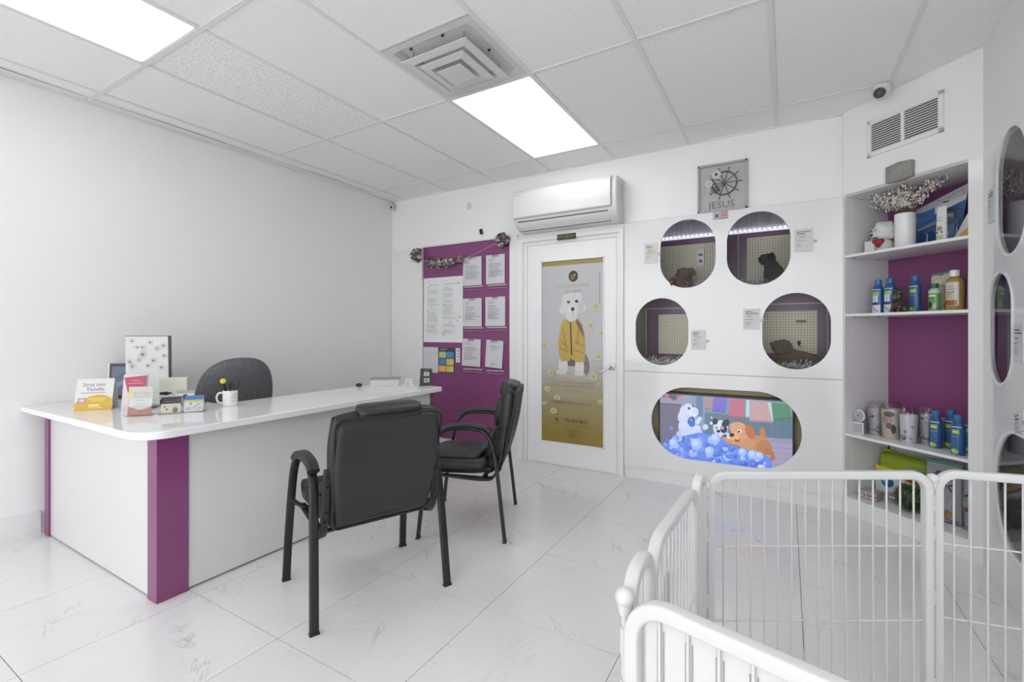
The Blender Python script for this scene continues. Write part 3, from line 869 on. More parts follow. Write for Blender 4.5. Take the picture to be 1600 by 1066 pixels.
k4 = kennel('lower right kennel behind the wall opening with a brown puppy in shredded paper', -.235, .30, .962, 1.562, left=m_kpurple,
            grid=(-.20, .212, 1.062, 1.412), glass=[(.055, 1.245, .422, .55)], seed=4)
bt = M().box(-.025, -.02, -.008, .045, 0, .008); obj('latch', bt, mat('latch_green', (.10, .16, .12), .5), k4, loc=(.09, KY1-.035, 1.325))
obj('drinker_nozzle', M().cyl((0, 0, 0), (0, -.02, -.035), .014, .004, 8), m_plastic_b, k4, loc=(.085, KY1-.035, 1.16))

# puppies -----------------------------------------------------------------
def puppy(name, label, loc, rz, pts, edges, radii, color, seed, eye=None, sc=1, disp=.012):
    me = bpy.data.meshes.new(name); me.from_pydata(pts, edges, [])
    o = bpy.data.objects.new(name, me); COL.objects.link(o)
    sk = o.modifiers.new('skin', 'SKIN'); sk.use_smooth_shade = True
    for i, r in enumerate(radii): me.skin_vertices[0].data[i].radius = (r, r)
    me.skin_vertices[0].data[0].use_root = True
    ss = o.modifiers.new('sub', 'SUBSURF'); ss.levels = 3; ss.render_levels = 3
    dgp = bpy.context.evaluated_depsgraph_get(); dgp.update()
    nm = bpy.data.meshes.new_from_object(o.evaluated_get(dgp))
    bpy.data.objects.remove(o); bpy.data.meshes.remove(me)
    nm.name = name
    col = nm.color_attributes.new('Col', 'FLOAT_COLOR', 'POINT')
    for i, v in enumerate(nm.vertices):
        q = v.co*42+Vector((seed, seed, seed)); n = noise.noise(q)
        n2 = noise.noise(v.co*130)
        v.co += v.normal*(n*disp*.8+n2*disp*.5)
        k = .75+.6*(n+.2)
        col.data[i].color = (color[0]*k, color[1]*k, color[2]*k, 1)
    nm.materials.clear(); nm.materials.append(m_fur); nm.shade_smooth()
    r = thing(name, label, 'puppy', loc, rz)
    b = bpy.data.objects.new('body', nm); COL.objects.link(b); b.parent = r; b.scale = (sc, sc, sc)
    rt = random.Random(seed); tf = M(); vl = nm.vertices
    for i in range(1500):
        v = vl[rt.randrange(len(vl))]; d = (v.normal+Vector((rt.uniform(-.6, .6), rt.uniform(-.6, .6), rt.uniform(-.9, .3)))).normalized()
        o_ = d.orthogonal().normalized(); o_.rotate(Matrix.Rotation(rt.uniform(0, 6.28), 3, d)); l_ = rt.uniform(.008, .018)
        c_ = rt.uniform(.5, 1.7); q0 = v.co-v.normal*.002; q1 = q0+d*l_*.6+o_*l_*.15; q2 = q0+d*l_+o_*l_*.5; s_ = d.cross(o_)*.0022
        tf.add([q0-s_, q0+s_, q1+s_, q1-s_, q2], [(0, 1, 2, 3), (3, 2, 4)], (color[0]*c_, color[1]*c_, color[2]*c_))
    obj('fur_tufts', tf, m_fur, b, kind='stuff')
    if eye:
        near = lambda p_: min(vl, key=lambda v: (v.co-Vector(p_)).length).co.copy()
        for e in eye['eyes']: obj('eye', M().ball(near(e)+Vector((-.001, 0, 0)), .0085, 8), m_plastic_b, b, smooth=60)
        obj('nose', M().ball(min([v for v in vl if v.co.z > .12 and abs(v.co.y) < .03], key=lambda v: v.co.x).co+Vector((.003, 0, .008)), .012, 8, sx=.8), m_plastic_b, b, smooth=60)
    return r
# a puppy faces -x; x along its body
lying = dict(pts=[(.10, 0, .065), (.0, 0, .075), (-.065, 0, .105), (-.09, 0, .165), (-.168, 0, .148), (-.13, .035, .03), (-.20, .04, .018), (-.13, -.035, .03), (-.20, -.04, .018),
                  (.13, .05, .03), (.07, .065, .016), (.13, -.05, .03), (.07, -.065, .016), (.17, .03, .06), (.21, .05, .05), (-.085, .055, .185), (-.085, .074, .14), (-.085, -.055, .185), (-.085, -.074, .14)],
             edges=[(0, 1), (1, 2), (2, 3), (3, 4), (2, 5), (5, 6), (2, 7), (7, 8), (0, 9), (9, 10), (0, 11), (11, 12), (0, 13), (13, 14), (3, 15), (15, 16), (3, 17), (17, 18)],
             radii=[.050, .055, .055, .066, .038, .026, .02, .026, .02, .034, .02, .034, .02, .022, .014, .026, .022, .026, .022],
             eye=dict(eyes=[(-.146, .030, .180), (-.146, -.030, .180)], nose=(-.186, 0, .158)))
sitting = dict(pts=[(.05, 0, .06), (.03, 0, .11), (-.01, 0, .17), (-.03, 0, .215), (-.045, 0, .262), (-.120, 0, .245), (-.045, .035, .11), (-.055, .038, .02), (-.075, .038, .012),
                    (-.045, -.035, .11), (-.055, -.038, .02), (-.075, -.038, .012), (.03, .065, .04), (-.03, .075, .018), (.03, -.065, .04), (-.03, -.075, .018), (.11, 0, .03), (.16, .02, .03),
                    (-.035, .055, .278), (-.03, .07, .235), (-.035, -.055, .278), (-.03, -.07, .235)],
               edges=[(0, 1), (1, 2), (2, 3), (3, 4), (4, 5), (2, 6), (6, 7), (7, 8), (2, 9), (9, 10), (10, 11), (0, 12), (12, 13), (0, 14), (14, 15), (0, 16), (16, 17), (4, 18), (18, 19), (4, 20), (20, 21)],
               radii=[.07, .072, .06, .045, .062, .036, .026, .02, .018, .026, .02, .018, .04, .02, .04, .02, .02, .012, .026, .022, .026, .022],
               eye=dict(eyes=[(-.093, .028, .277), (-.093, -.028, .277)], nose=(-.136, 0, .252)))
puppy('curly_puppy', 'brown curly puppy curled up in the upper left kennel', (-.775, 4.11, 1.587), math.radians(-110), color=(.15, .08, .05), seed=3, sc=.95, disp=.016, **lying)
puppy('black_puppy', 'black puppy sitting in the upper right kennel facing left', (-.085, 4.12, 1.587), math.radians(12), color=(.010, .010, .011), seed=9, sc=.86, **sitting)
puppy('brown_puppy', 'brown puppy lying in the lower right kennel looking left', (.055, 4.10, .966), math.radians(18), color=(.095, .058, .026), seed=5, sc=1.02, disp=.014, **lying)

# television niche -----------------------------------------------------------
t = thing('tv_cabinet', 'tan lined cabinet niche around the television behind the large oval opening', 'cabinet')
obj('back_panel', B(-1.06, 4.075, .115, .17, 4.085, .94), m_tan, t)
obj('side_panel', B(-1.06, KY0, .115, -1.05, 4.08, .94), m_tan, t)
obj('side_panel', B(.16, KY0, .115, .17, 4.08, .94), m_tan, t)
obj('bottom_panel', B(-1.06, KY0, .105, .17, 4.08, .115), m_tan, t)
obj('top_panel', B(-1.06, KY0, .935, .17, 4.08, .945), m_tan, t)
t = thing('television', 'flat television showing cartoon puppies in blue bubbles inside the large oval opening', 'television', (-.4375, 3.995, .462))
obj('housing', B(-.488, -.012, -.282, .488, .035, .282), m_plastic_b, t, bevel=.004)
obj('wall_bracket', M().box(-.12, .035, -.10, .12, .20, .10), m_plastic_b, t)
s = P(fn=lin, eps=.00008)
SW, SH = .474, .262
s.rect(-SW, -SH, SW, SH, (112, 126, 146))
def sx(u): return max(-SW, min(SW, -SW+(u-243)/972*2*SW))
def sz(u, v): return max(-SH, min(SH, SH-(v-(125+(u-243)*.041))/((900+(u-243)*.10))))
def poly(pts, c): s.pl([(sx(u), sz(u, v)) for u, v in pts], c)
def ell(u, v, r, c, ry=None, a=0, n=20):
    k = 1/980; ry = ry or r
    pts = [(u+r*math.cos(q)*math.cos(a)-ry*math.sin(q)*math.sin(a), v+r*math.cos(q)*math.sin(a)+ry*math.sin(q)*math.cos(a)) for q in [2*PI*i/n for i in range(n)]]
    poly(pts, c)
poly([(243, 125), (500, 125), (500, 420), (243, 420)], (150, 150, 176))
poly([(243, 200), (415, 205), (415, 440), (243, 500)], (112, 106, 130)); poly([(243, 196), (415, 202), (415, 214), (243, 208)], (96, 92, 120))
poly([(500, 130), (600, 134), (600, 400), (500, 400)], (126, 150, 186)); poly([(535, 140), (585, 142), (585, 290), (535, 290)], (96, 122, 160))
poly([(600, 134), (1215, 165), (1215, 470), (600, 420)], (118, 146, 166)); poly([(600, 260), (1215, 290), (1215, 470), (600, 430)], (92, 120, 140))
for u in range(640, 1215, 46): poly([(u, 270), (u+4, 270), (u+4, 440), (u, 440)], (82, 108, 128))
poly([(900, 420), (1215, 440), (1215, 700), (900, 700)], (160, 152, 184)); poly([(1000, 430), (1215, 436), (1215, 474), (1040, 462)], (146, 148, 176))
for v in (500, 535, 575, 620): poly([(1060, v), (1215, v+8), (1215, v+12), (1060, v+4)], (136, 128, 162))
for c_, pts in (((170, 140, 146), [(598, 138), (655, 142), (650, 240), (598, 236)]), ((118, 104, 196), [(668, 142), (770, 148), (756, 262), (660, 250)]),
                ((186, 104, 132), [(790, 150), (896, 156), (890, 300), (778, 292)]), ((176, 214, 216), [(905, 158), (930, 160), (925, 290), (900, 290)]),
                ((190, 156, 160), [(935, 160), (1046, 166), (1080, 322), (925, 318)]), ((184, 206, 214), [(1048, 170), (1075, 172), (1090, 310), (1082, 320)]),
                ((84, 136, 108), [(1080, 175), (1195, 180), (1212, 286), (1090, 306)])):
    poly(pts, c_); poly([pts[3], pts[2], (pts[2][0], pts[2][1]-12), (pts[3][0], pts[3][1]-12)], tuple(int(x*.85) for x in c_))
for u, v, r, c_ in ((330, 140, 22, (120, 80, 110)), (360, 150, 26, (90, 96, 110)), (300, 150, 20, (190, 130, 160)), (400, 140, 14, (200, 90, 110)), (270, 140, 14, (150, 110, 130))): ell(u, v, r, c_)
s.text('CANDIS', sx(320), sz(320, 155), .024, (60, 40, 60), sx=1.1)
# foam column
for u, v, r, c_ in ((450, 300, 62, (196, 206, 240)), (470, 240, 44, (206, 214, 242)), (515, 260, 38, (216, 222, 245)), (460, 380, 66, (186, 200, 244)), (520, 420, 58, (170, 190, 246)), (430, 450, 60, (176, 192, 242)),
                    (500, 330, 36, (60, 92, 170)), (498, 350, 30, (40, 130, 196)), (505, 310, 18, (30, 50, 110)), (505, 430, 30, (200, 214, 250)), (560, 310, 18, (206, 212, 236)), (650, 338, 12, (210, 216, 240)),
                    (606, 368, 22, (200, 206, 232)), (568, 410, 15, (196, 206, 240)), (652, 296, 7, (214, 220, 240)), (335, 385, 17, (120, 130, 206)), (480, 232, 10, (60, 60, 80)), (512, 214, 10, (110, 110, 120))): ell(u, v, r, c_, n=16)
poly([(424, 300), (530, 300), (545, 470), (410, 470)], (196, 206, 240)); ell(500, 330, 33, (60, 92, 170)); ell(502, 345, 26, (40, 120, 190)); ell(494, 318, 9, (150, 176, 230))
for u, v, r in ((440, 250, 34), (425, 290, 26), (530, 250, 22), (425, 360, 30), (545, 380, 26), (545, 330, 20)): ell(u, v, r, (204, 212, 242))
# black and white puppy
ell(720, 372, 56, (214, 218, 240), 58); ell(680, 325, 20, (30, 30, 52), 24, .4); ell(756, 336, 24, (34, 32, 56), 34, .7); ell(744, 380, 26, (36, 34, 60), 30); ell(690, 372, 12, (40, 40, 60))
ell(735, 372, 10, (214, 220, 240)); ell(737, 374, 5, (30, 30, 40)); ell(692, 374, 9, (220, 224, 240)); ell(693, 375, 5, (30, 30, 40)); ell(704, 396, 15, (24, 22, 34), 11); ell(728, 424, 22, (226, 206, 206), 15)
ell(770, 440, 34, (206, 214, 244)); ell(748, 432, 20, (60, 84, 150), 14, -.5)
# golden puppy
poly([(1000, 440), (996, 380), (1010, 355), (1026, 360), (1036, 400), (1040, 440)], (196, 120, 72)); 
ell(985, 480, 88, (190, 136, 96), 62, .25); ell(1030, 505, 52, (178, 122, 84), 58); poly([(1040, 500), (1086, 530), (1102, 570), (1098, 596), (1074, 598), (1066, 560), (1030, 545)], (178, 108, 62))
ell(905, 470, 62, (196, 144, 104), 54); poly([(850, 500), (760, 478), (728, 452), (740, 436), (790, 452), (870, 450)], (204, 142, 92))
ell(915, 385, 30, (170, 98, 56), 52, -.5); ell(858, 395, 66, (206, 154, 114), 62); ell(842, 358, 58, (210, 158, 118), 36); ell(820, 430, 38, (226, 168, 120), 30); ell(932, 392, 32, (184, 108, 62), 54, -.35)
ell(856, 392, 15, (240, 236, 230)); ell(853, 394, 10, (80, 46, 24)); ell(797, 384, 9, (236, 230, 224)); ell(796, 386, 6, (70, 40, 22)); ell(802, 420, 19, (34, 24, 24), 15)
poly([(820, 448), (845, 458), (862, 444), (850, 470), (826, 466)], (130, 40, 44))
rr = random.Random(5)
poly([(280, 520), (330, 480), (430, 440), (560, 410), (700, 430), (800, 500), (920, 530), (1040, 560), (1085, 600), (1050, 650), (900, 700), (300, 700), (243, 600)], (98, 134, 226))
for i in range(150):
    u = rr.uniform(270, 1070); base = 440+max(0, (u-600))*.30+max(0, 420-u)*.35; v = base+rr.random()**1.2*(690-base); r_ = rr.uniform(10, 36)
    if u > 1040 and v < 600: continue
    c_ = rr.choice(((92, 130, 226), (122, 152, 236), (150, 176, 244), (74, 112, 214), (176, 196, 248), (110, 146, 238), (60, 104, 214)))
    ell(u, v, r_, c_, r_*rr.uniform(.75, 1), n=14); ell(u-r_*.3, v-r_*.3, r_*.35, tuple(min(255, x+34) for x in c_), n=8)
for u, v, r in ((685, 445, 38), (540, 490, 44), (880, 540, 30), (640, 540, 34), (360, 490, 36), (950, 555, 34)): ell(u, v, r, (158, 186, 250)); ell(u-8, v-8, r*.6, (186, 206, 252))
pic = s.put('screen_picture', t, m_screen, loc=(0, -.0122, .001))

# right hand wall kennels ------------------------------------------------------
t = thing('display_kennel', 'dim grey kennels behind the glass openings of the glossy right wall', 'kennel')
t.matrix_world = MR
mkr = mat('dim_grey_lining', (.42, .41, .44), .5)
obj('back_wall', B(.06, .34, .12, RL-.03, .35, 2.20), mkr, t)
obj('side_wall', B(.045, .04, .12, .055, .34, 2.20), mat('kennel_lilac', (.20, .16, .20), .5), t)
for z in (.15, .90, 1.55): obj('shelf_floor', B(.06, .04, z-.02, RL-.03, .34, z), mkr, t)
for pts, nm in zip(r_open, range(4)):
    obj('glass_pane', M().prism(pts, .0005, .003), m_glass, t)

# small price cards by the openings -------------------------------------------------
def price_card(label, cx, cz, w, h, clip, hl=False, mtx=None, seed=0, tilt=0, parentM=None):
    t = thing('price_card', label, 'price card', (cx, FR, cz))
    if parentM is not None: t.matrix_world = parentM @ Matrix.Translation((cx, 0, cz)) @ Matrix.Rotation(tilt, 4, 'Y')
    obj('card_holder', B(-w/2, -.006, -h/2, w/2, 0, h/2), m_acwhite, t, bevel=.001)
    p = P(); p.rect(-w/2+.004, -h/2+.004, w/2-.004, h/2-.004, (203, 203, 204))
    p.lines(-w*.36, h*.38, w*.40, 2, .014, (96, 96, 100), .45, seed); 
    if hl: p.rect(-w*.32, h*.02, w*.32, h*.12, (196, 198, 132)); p.rect(-w*.18, h*.12, w*.12, h*.18, (196, 198, 132))
    p.lines(-w*.25, h*.16, w*.2, 1, .01, (110, 110, 112), .5, seed+3)
    p.lines(-w*.38, h*.0, w*.36, 1, .01, (150, 150, 152), .5, seed+5); p.lines(-w*.38, -h*.14, w*.1, 3, .010, (168, 168, 170), .4, seed+1)
    p.put('card_print', t, loc=(0, -.006, 0))
    if clip is not None:
        b = obj('suction_clip', M().cyl((clip*(w/2+.014), 0, -.01), (clip*(w/2+.014), -.008, -.01), .014, .012, 14), m_acwhite, t, smooth=50)
        obj('clip_stud', M().cyl((clip*(w/2+.014), -.008, -.01), (clip*(w/2+.014), -.013, -.01), .006, .006, 10), mat('grey_stud', (.3, .3, .3), .4), b)
price_card('price card with a yellow highlighted line left of the upper left opening', -.971, 1.893, .106, .165, 1, True, seed=1)
price_card('price card right of the upper right opening', .103, 1.893, .112, .165, 1, seed=2)
price_card('price card right of the lower left opening', -.601, 1.176, .108, .155, 1, seed=3)
price_card('price card left of the lower right opening', -.227, 1.335, .112, .155, 1, seed=4)
price_card('pale price card on the right wall nearest the display shelves', .145, 1.875, .10, .17, None, seed=6, parentM=MR)
price_card('tilted price card on the right wall above the lowest opening', .505, .845, .12, .085, 1, seed=8, parentM=MR, tilt=-.25)
price_card('price card on the right wall right of the narrow oval opening', .50, 1.19, .11, .16, None, seed=9, parentM=MR)

# ================================================================= NOTICE BOARD
YP = YB-.004
def sheet(name, label, cat, x0, z0, x1, z1, draw, tilt=0, y=YP, group=None, k=.68, off=.003, th=.002):
    w, h = x1-x0, z1-z0
    t = thing(name, label, cat, ((x0+x1)/2, y, (z0+z1)/2), rot=(0, tilt, 0), group=group)
    obj('backing_sheet', B(-w/2, -off-th, -h/2, w/2, -off, h/2), m_paperw, t)
    p = P(k=k); draw(p, w, h); p.put('print', t, loc=(0, -off-th, 0))
    return t
def d_big(p, w, h):
    p.rect(-w/2, -h/2, w/2, h/2, (196, 197, 197)); p.rect(-w/2+.04, -h/2+.04, w/2-.02, h/2-.03, (188, 190, 190))
    p.rect(-w/2+.045, -h/2+.045, -.0, h/2-.05, (192, 194, 193)); p.rect(.01, -h/2+.045, w/2-.03, h/2-.04, (192, 194, 193))
    p.text('PUPPY CARE', -.13, .26, .028, (120, 122, 122), sx=.8); p.text('NEW HOME GUIDE', .13, .268, .024, (120, 122, 122), sx=.8)
    r = random.Random(4)
    for (xx, zz) in ((-.20, .245), (-.155, .05-.03), (-.20, -.01), (.02, .27), (.225, .275), (.015, .06), (.03, -.06), (.225, -.08), (.20, -.12), (.10, -.13), (.165, -.095), (.045, -.215), (0, -.25), (.02, -.275)):
        p.paw(xx, zz, .011, r.choice(((80, 80, 84), (110, 104, 100), (140, 130, 120))))
    for zz, n in ((.215, 3), (.13, 4), (.07, 2), (-.03, 3), (-.08, 4), (-.16, 3), (-.21, 3)): p.lines(-.20, zz, -.03, n, .014, (148, 150, 150), .3, int(zz*100)+50)
    for zz, n in ((.235, 3), (.17, 3), (.10, 2), (.05, 3), (-.0, 4), (-.08, 2), (-.15, 3), (-.22, 3)): p.lines(.03, zz, .21, n, .014, (148, 150, 150), .3, int(zz*100)+90)
sheet('notice_poster', 'large grey poster of puppy care text on the purple notice board', 'poster', -3.453, 1.127, -2.918, 1.827, d_big)
def d_gry(p, w, h): p.rect(-w/2, -h/2, w/2, h/2, (184, 176, 184)); p.rect(-w/2+.04, -h/2+.02, w/2-.012, h/2-.04, (176, 176, 180)); p.rect(-w/2+.045, h/2-.062, w/2-.02, h/2-.058, (150, 150, 152))
sheet('grey_sheet', 'plain pale grey sheet at the lower left of the purple notice board', 'paper', -3.458, .795, -3.250, 1.072, d_gry)
def d_cal(p, w, h):
    p.rect(-w/2, -h/2, w/2, h/2, (52, 56, 66)); p.lines(-w/2+.02, h/2-.012, w/2-.02, 2, .012, (140, 150, 140), .4, 3)
    cs = [((150, 164, 108), (70, 120, 160)), ((62, 112, 150), (196, 160, 96)), ((196, 150, 80), (176, 168, 100))]
    ch = (h-.05)/3; cw = (w-.02)/2
    r = random.Random(3)
    for j in range(3):
        for i in range(2):
            a = -w/2+.008+i*(cw+.003); b = h/2-.04-(j+1)*ch+.004
            p.rect(a, b, a+cw-.004, b+ch-.008, cs[j][i])
            for q in range(5): p.ell(a+r.uniform(.015, cw-.018), b+r.uniform(.015, ch-.018), .010, .008, tuple(min(230, int(x*r.uniform(.8, 1.3))) for x in cs[j][i]), 8)
sheet('picture_chart', 'colourful chart of six picture squares on the purple notice board', 'poster', -3.244, .797, -3.022, 1.070, d_cal)
def d_strip(p, w, h):
    p.rect(-w/2, -h/2, w/2, h/2, (196, 190, 196))
    for i, c in enumerate(((150, 70, 76), (130, 120, 130), (60, 56, 64), (150, 130, 140))): p.rect(-.010, h/2-.022-.032*i-.012, .012, h/2-.022-.032*i, c)
sheet('sticker_strip', 'narrow strip of small stickers right of the colourful picture chart', 'sticker', -3.010, .918, -2.955, 1.068, d_strip)
def board_paper(label, x0, z0, x1, z1, tray, tilt, seed, qr=False):
    w, h = x1-x0, z1-z0
    t = thing('clipboard_paper', label, 'clipboard', ((x0+x1)/2, YP, (z0+z1)/2), group='papers in clear wall holders')
    obj('clear_holder', M().box(-w/2+.02, -.006, -h/2-tray, w/2+.022, -.002, h/2-.01), m_acryl, t)
    lip = M().box(-w/2+.02, -.020, -h/2-tray+.024, w/2+.022, -.018, -h/2-tray+.036).box(-w/2+.02, -.020, -h/2-tray, w/2+.022, -.002, -h/2-tray+.003)
    obj('holder_lip', lip, m_frost, t)
    pg = obj('page', B(-w/2, -.013, -h/2, w/2, -.011, h/2), m_paperw, t, rot=(0, tilt, 0))
    p = P(); p.rect(-w/2, -h/2, w/2, h/2, (204, 203, 208))
    if qr:
        p.text('REVIEW US', 0, h/2-.075, .026, (80, 70, 90), sx=.8); p.text('THANK YOU', 0, h/2-.10, .018, (110, 100, 120), sx=.8); p.lines(-.03, -.09, .04, 3, .01, (130, 120, 140), .4, 4)
    else:
        p.lines(-w*.36, h*.36, w*.0, 2, .016, (120, 120, 126), .3, seed); p.lines(-w*.36, h*.2, w*.38, 3, .018, (130, 130, 134), .3, seed+4)
        p.lines(-w*.36, h*.0, w*.42, 6, .014, (138, 138, 142), .35, seed+8)
    p.put('print', pg, loc=(0, -.013, 0))
    c = M().box(-.040, -.020, h/2-.022, .040, -.013, h/2-.004); c.cyl((-.03, -.018, h/2-.004), (.03, -.018, h/2-.004), .006, n=8)
    obj('metal_clip', c, m_chrome, t)
    return t
L0 = 'paper in a clear wall holder, '
board_paper(L0+'upper row left, beside the large grey poster', -2.910, 1.718, -2.676, 2.010, .045, 0, 1)
board_paper(L0+'upper row right, by the corner of the board', -2.621, 1.722, -2.400, 2.012, .045, 0, 2)
board_paper(L0+'middle row left, beside the large grey poster', -2.910, 1.295, -2.676, 1.585, .045, 0, 3)
board_paper(L0+'middle row right of the purple board', -2.629, 1.299, -2.396, 1.590, .045, 0, 4)
board_paper(L0+'bottom row left, hanging slightly crooked', -2.922, .885, -2.690, 1.166, .06, .03, 5)
board_paper(L0+'bottom row right, hung askew with short heading', -2.626, .880, -2.424, 1.155, .06, .07, 6, qr=True)

# leopard ribbon garland -----------------------------------------------------------
t = thing('ribbon_garland', 'leopard print ribbon garland with fluffy bows across the top of the notice board', 'garland', (-2.9, 3.895, 2.0))
def pom(cx, cz, r, n, seed, yy=-.01):
    rr = random.Random(seed); m = M()
    for i in range(n):
        a = rr.uniform(0, 2*PI); e = rr.uniform(-.2, 1.0); l = r*rr.uniform(.55, 1.0); w = r*rr.uniform(.10, .2)
        d = Vector((math.cos(a)*math.cos(e), -math.sin(e)*.7, math.sin(a)*math.cos(e))).normalized()
        o = d.orthogonal().normalized()*w; up = d.cross(o).normalized()*w*.9
        c = Vector((cx, yy, cz)); pts = []
        for q in range(4):
            f = q/3; pts += [c+d*l*f+o*(.3+f)+up*math.sin(f*PI), c+d*l*f-o*(.3+f)+up*math.sin(f*PI)]
        for q in range(3):
            col = rr.choice(((.62, .55, .50), (.05, .04, .05), (.42, .30, .28), (.25, .20, .22), (.03, .03, .05), (.7, .68, .66)))
            m.add([pts[2*q], pts[2*q+1], pts[2*q+3], pts[2*q+2]], [(0, 1, 2, 3)], col)
    return m
for i, (cx_, cz_, r_, n_) in enumerate(((-3.500, 2.083, .085, 120), (-3.30, 1.985, .062, 80), (-3.20, 1.975, .06, 80), (-3.10, 1.965, .058, 80), (-3.025, 1.968, .045, 60), (-2.905, 1.985, .05, 70), (-2.392, 2.135, .082, 120))):
    obj('ribbon_bow', pom(cx_+2.9, cz_-2.0, r_, n_, i+3), m_print, t)
st = [(-3.50, 2.08), (-3.40, 2.02), (-3.30, 1.985), (-3.15, 1.965), (-3.0, 1.965), (-2.90, 1.985), (-2.7, 2.045), (-2.5, 2.11), (-2.392, 2.14)]
obj('string', M().tube([(x+2.9, -.004, z-2.0) for x, z in st], .0022, 6), mat('cream_cord', (.5, .42, .40), .8), t)

# ================================================================= RECEPTION DESK
t = thing('reception_desk', 'white L-shaped reception desk with glossy purple corner strips', 'desk', (-2.45, 1.02, 0))
def D(name, m, mt, **kw): return obj(name, m.xform(Matrix.Translation((2.45, -1.02, 0))), mt, t, **kw)
D('front_panel', B(-2.50, 1.13, .012, -2.474, 2.90, .76), m_desk)
D('side_panel', B(-3.86, 1.012, .008, -2.55, 1.04, .76), m_desk)
D('corner_strip', B(-2.556, 1.002, .0, -2.466, 1.135, .762), m_purple, bevel=.0015)
D('wall_strip', M().box(-3.905, 1.000, .0, -3.845, 1.04, .762), m_purple, bevel=.0015)
D('end_strip', M().box(-2.52, 2.895, .0, -2.468, 2.93, .762), m_purple)
D('end_panel', B(-2.98, 2.90, .01, -2.52, 2.925, .76), m_purple_m)
D('inner_panel', B(-3.00, 1.60, .01, -2.98, 2.90, .74), m_desk)
# counter top with rounded corners
outl = []
def arc(cx, cy, r, a0, a1, n=8): return [(cx+r*math.cos(a0+(a1-a0)*i/n), cy+r*math.sin(a0+(a1-a0)*i/n)) for i in range(n+1)]
outl += [(XL+.002, .905)]+arc(-2.383-.13, .905+.13, .13, -PI/2, 0)+arc(-2.383-.02, 2.945-.02, .02, 0, PI/2)+[(-3.005, 2.945)]+arc(-3.08, 1.63, .075, 0, -PI/2)[0:]+[(XL+.002, 1.555)]
n = len(outl); tm = M()
tm.add([(x, y, .762) for x, y in outl]+[(x, y, .797) for x, y in outl], [tuple(range(n-1, -1, -1)), tuple(range(n, 2*n))]+[(i, (i+1) % n, n+(i+1) % n, n+i) for i in range(n)])
tag(obj('counter_top', tm.xform(Matrix.Translation((2.7, -1.2, 0))), m_top, loc=(-2.7, 1.2, 0), bevel=.004), 'long glossy white counter top on the reception desk', 'counter top')
ZD = .797

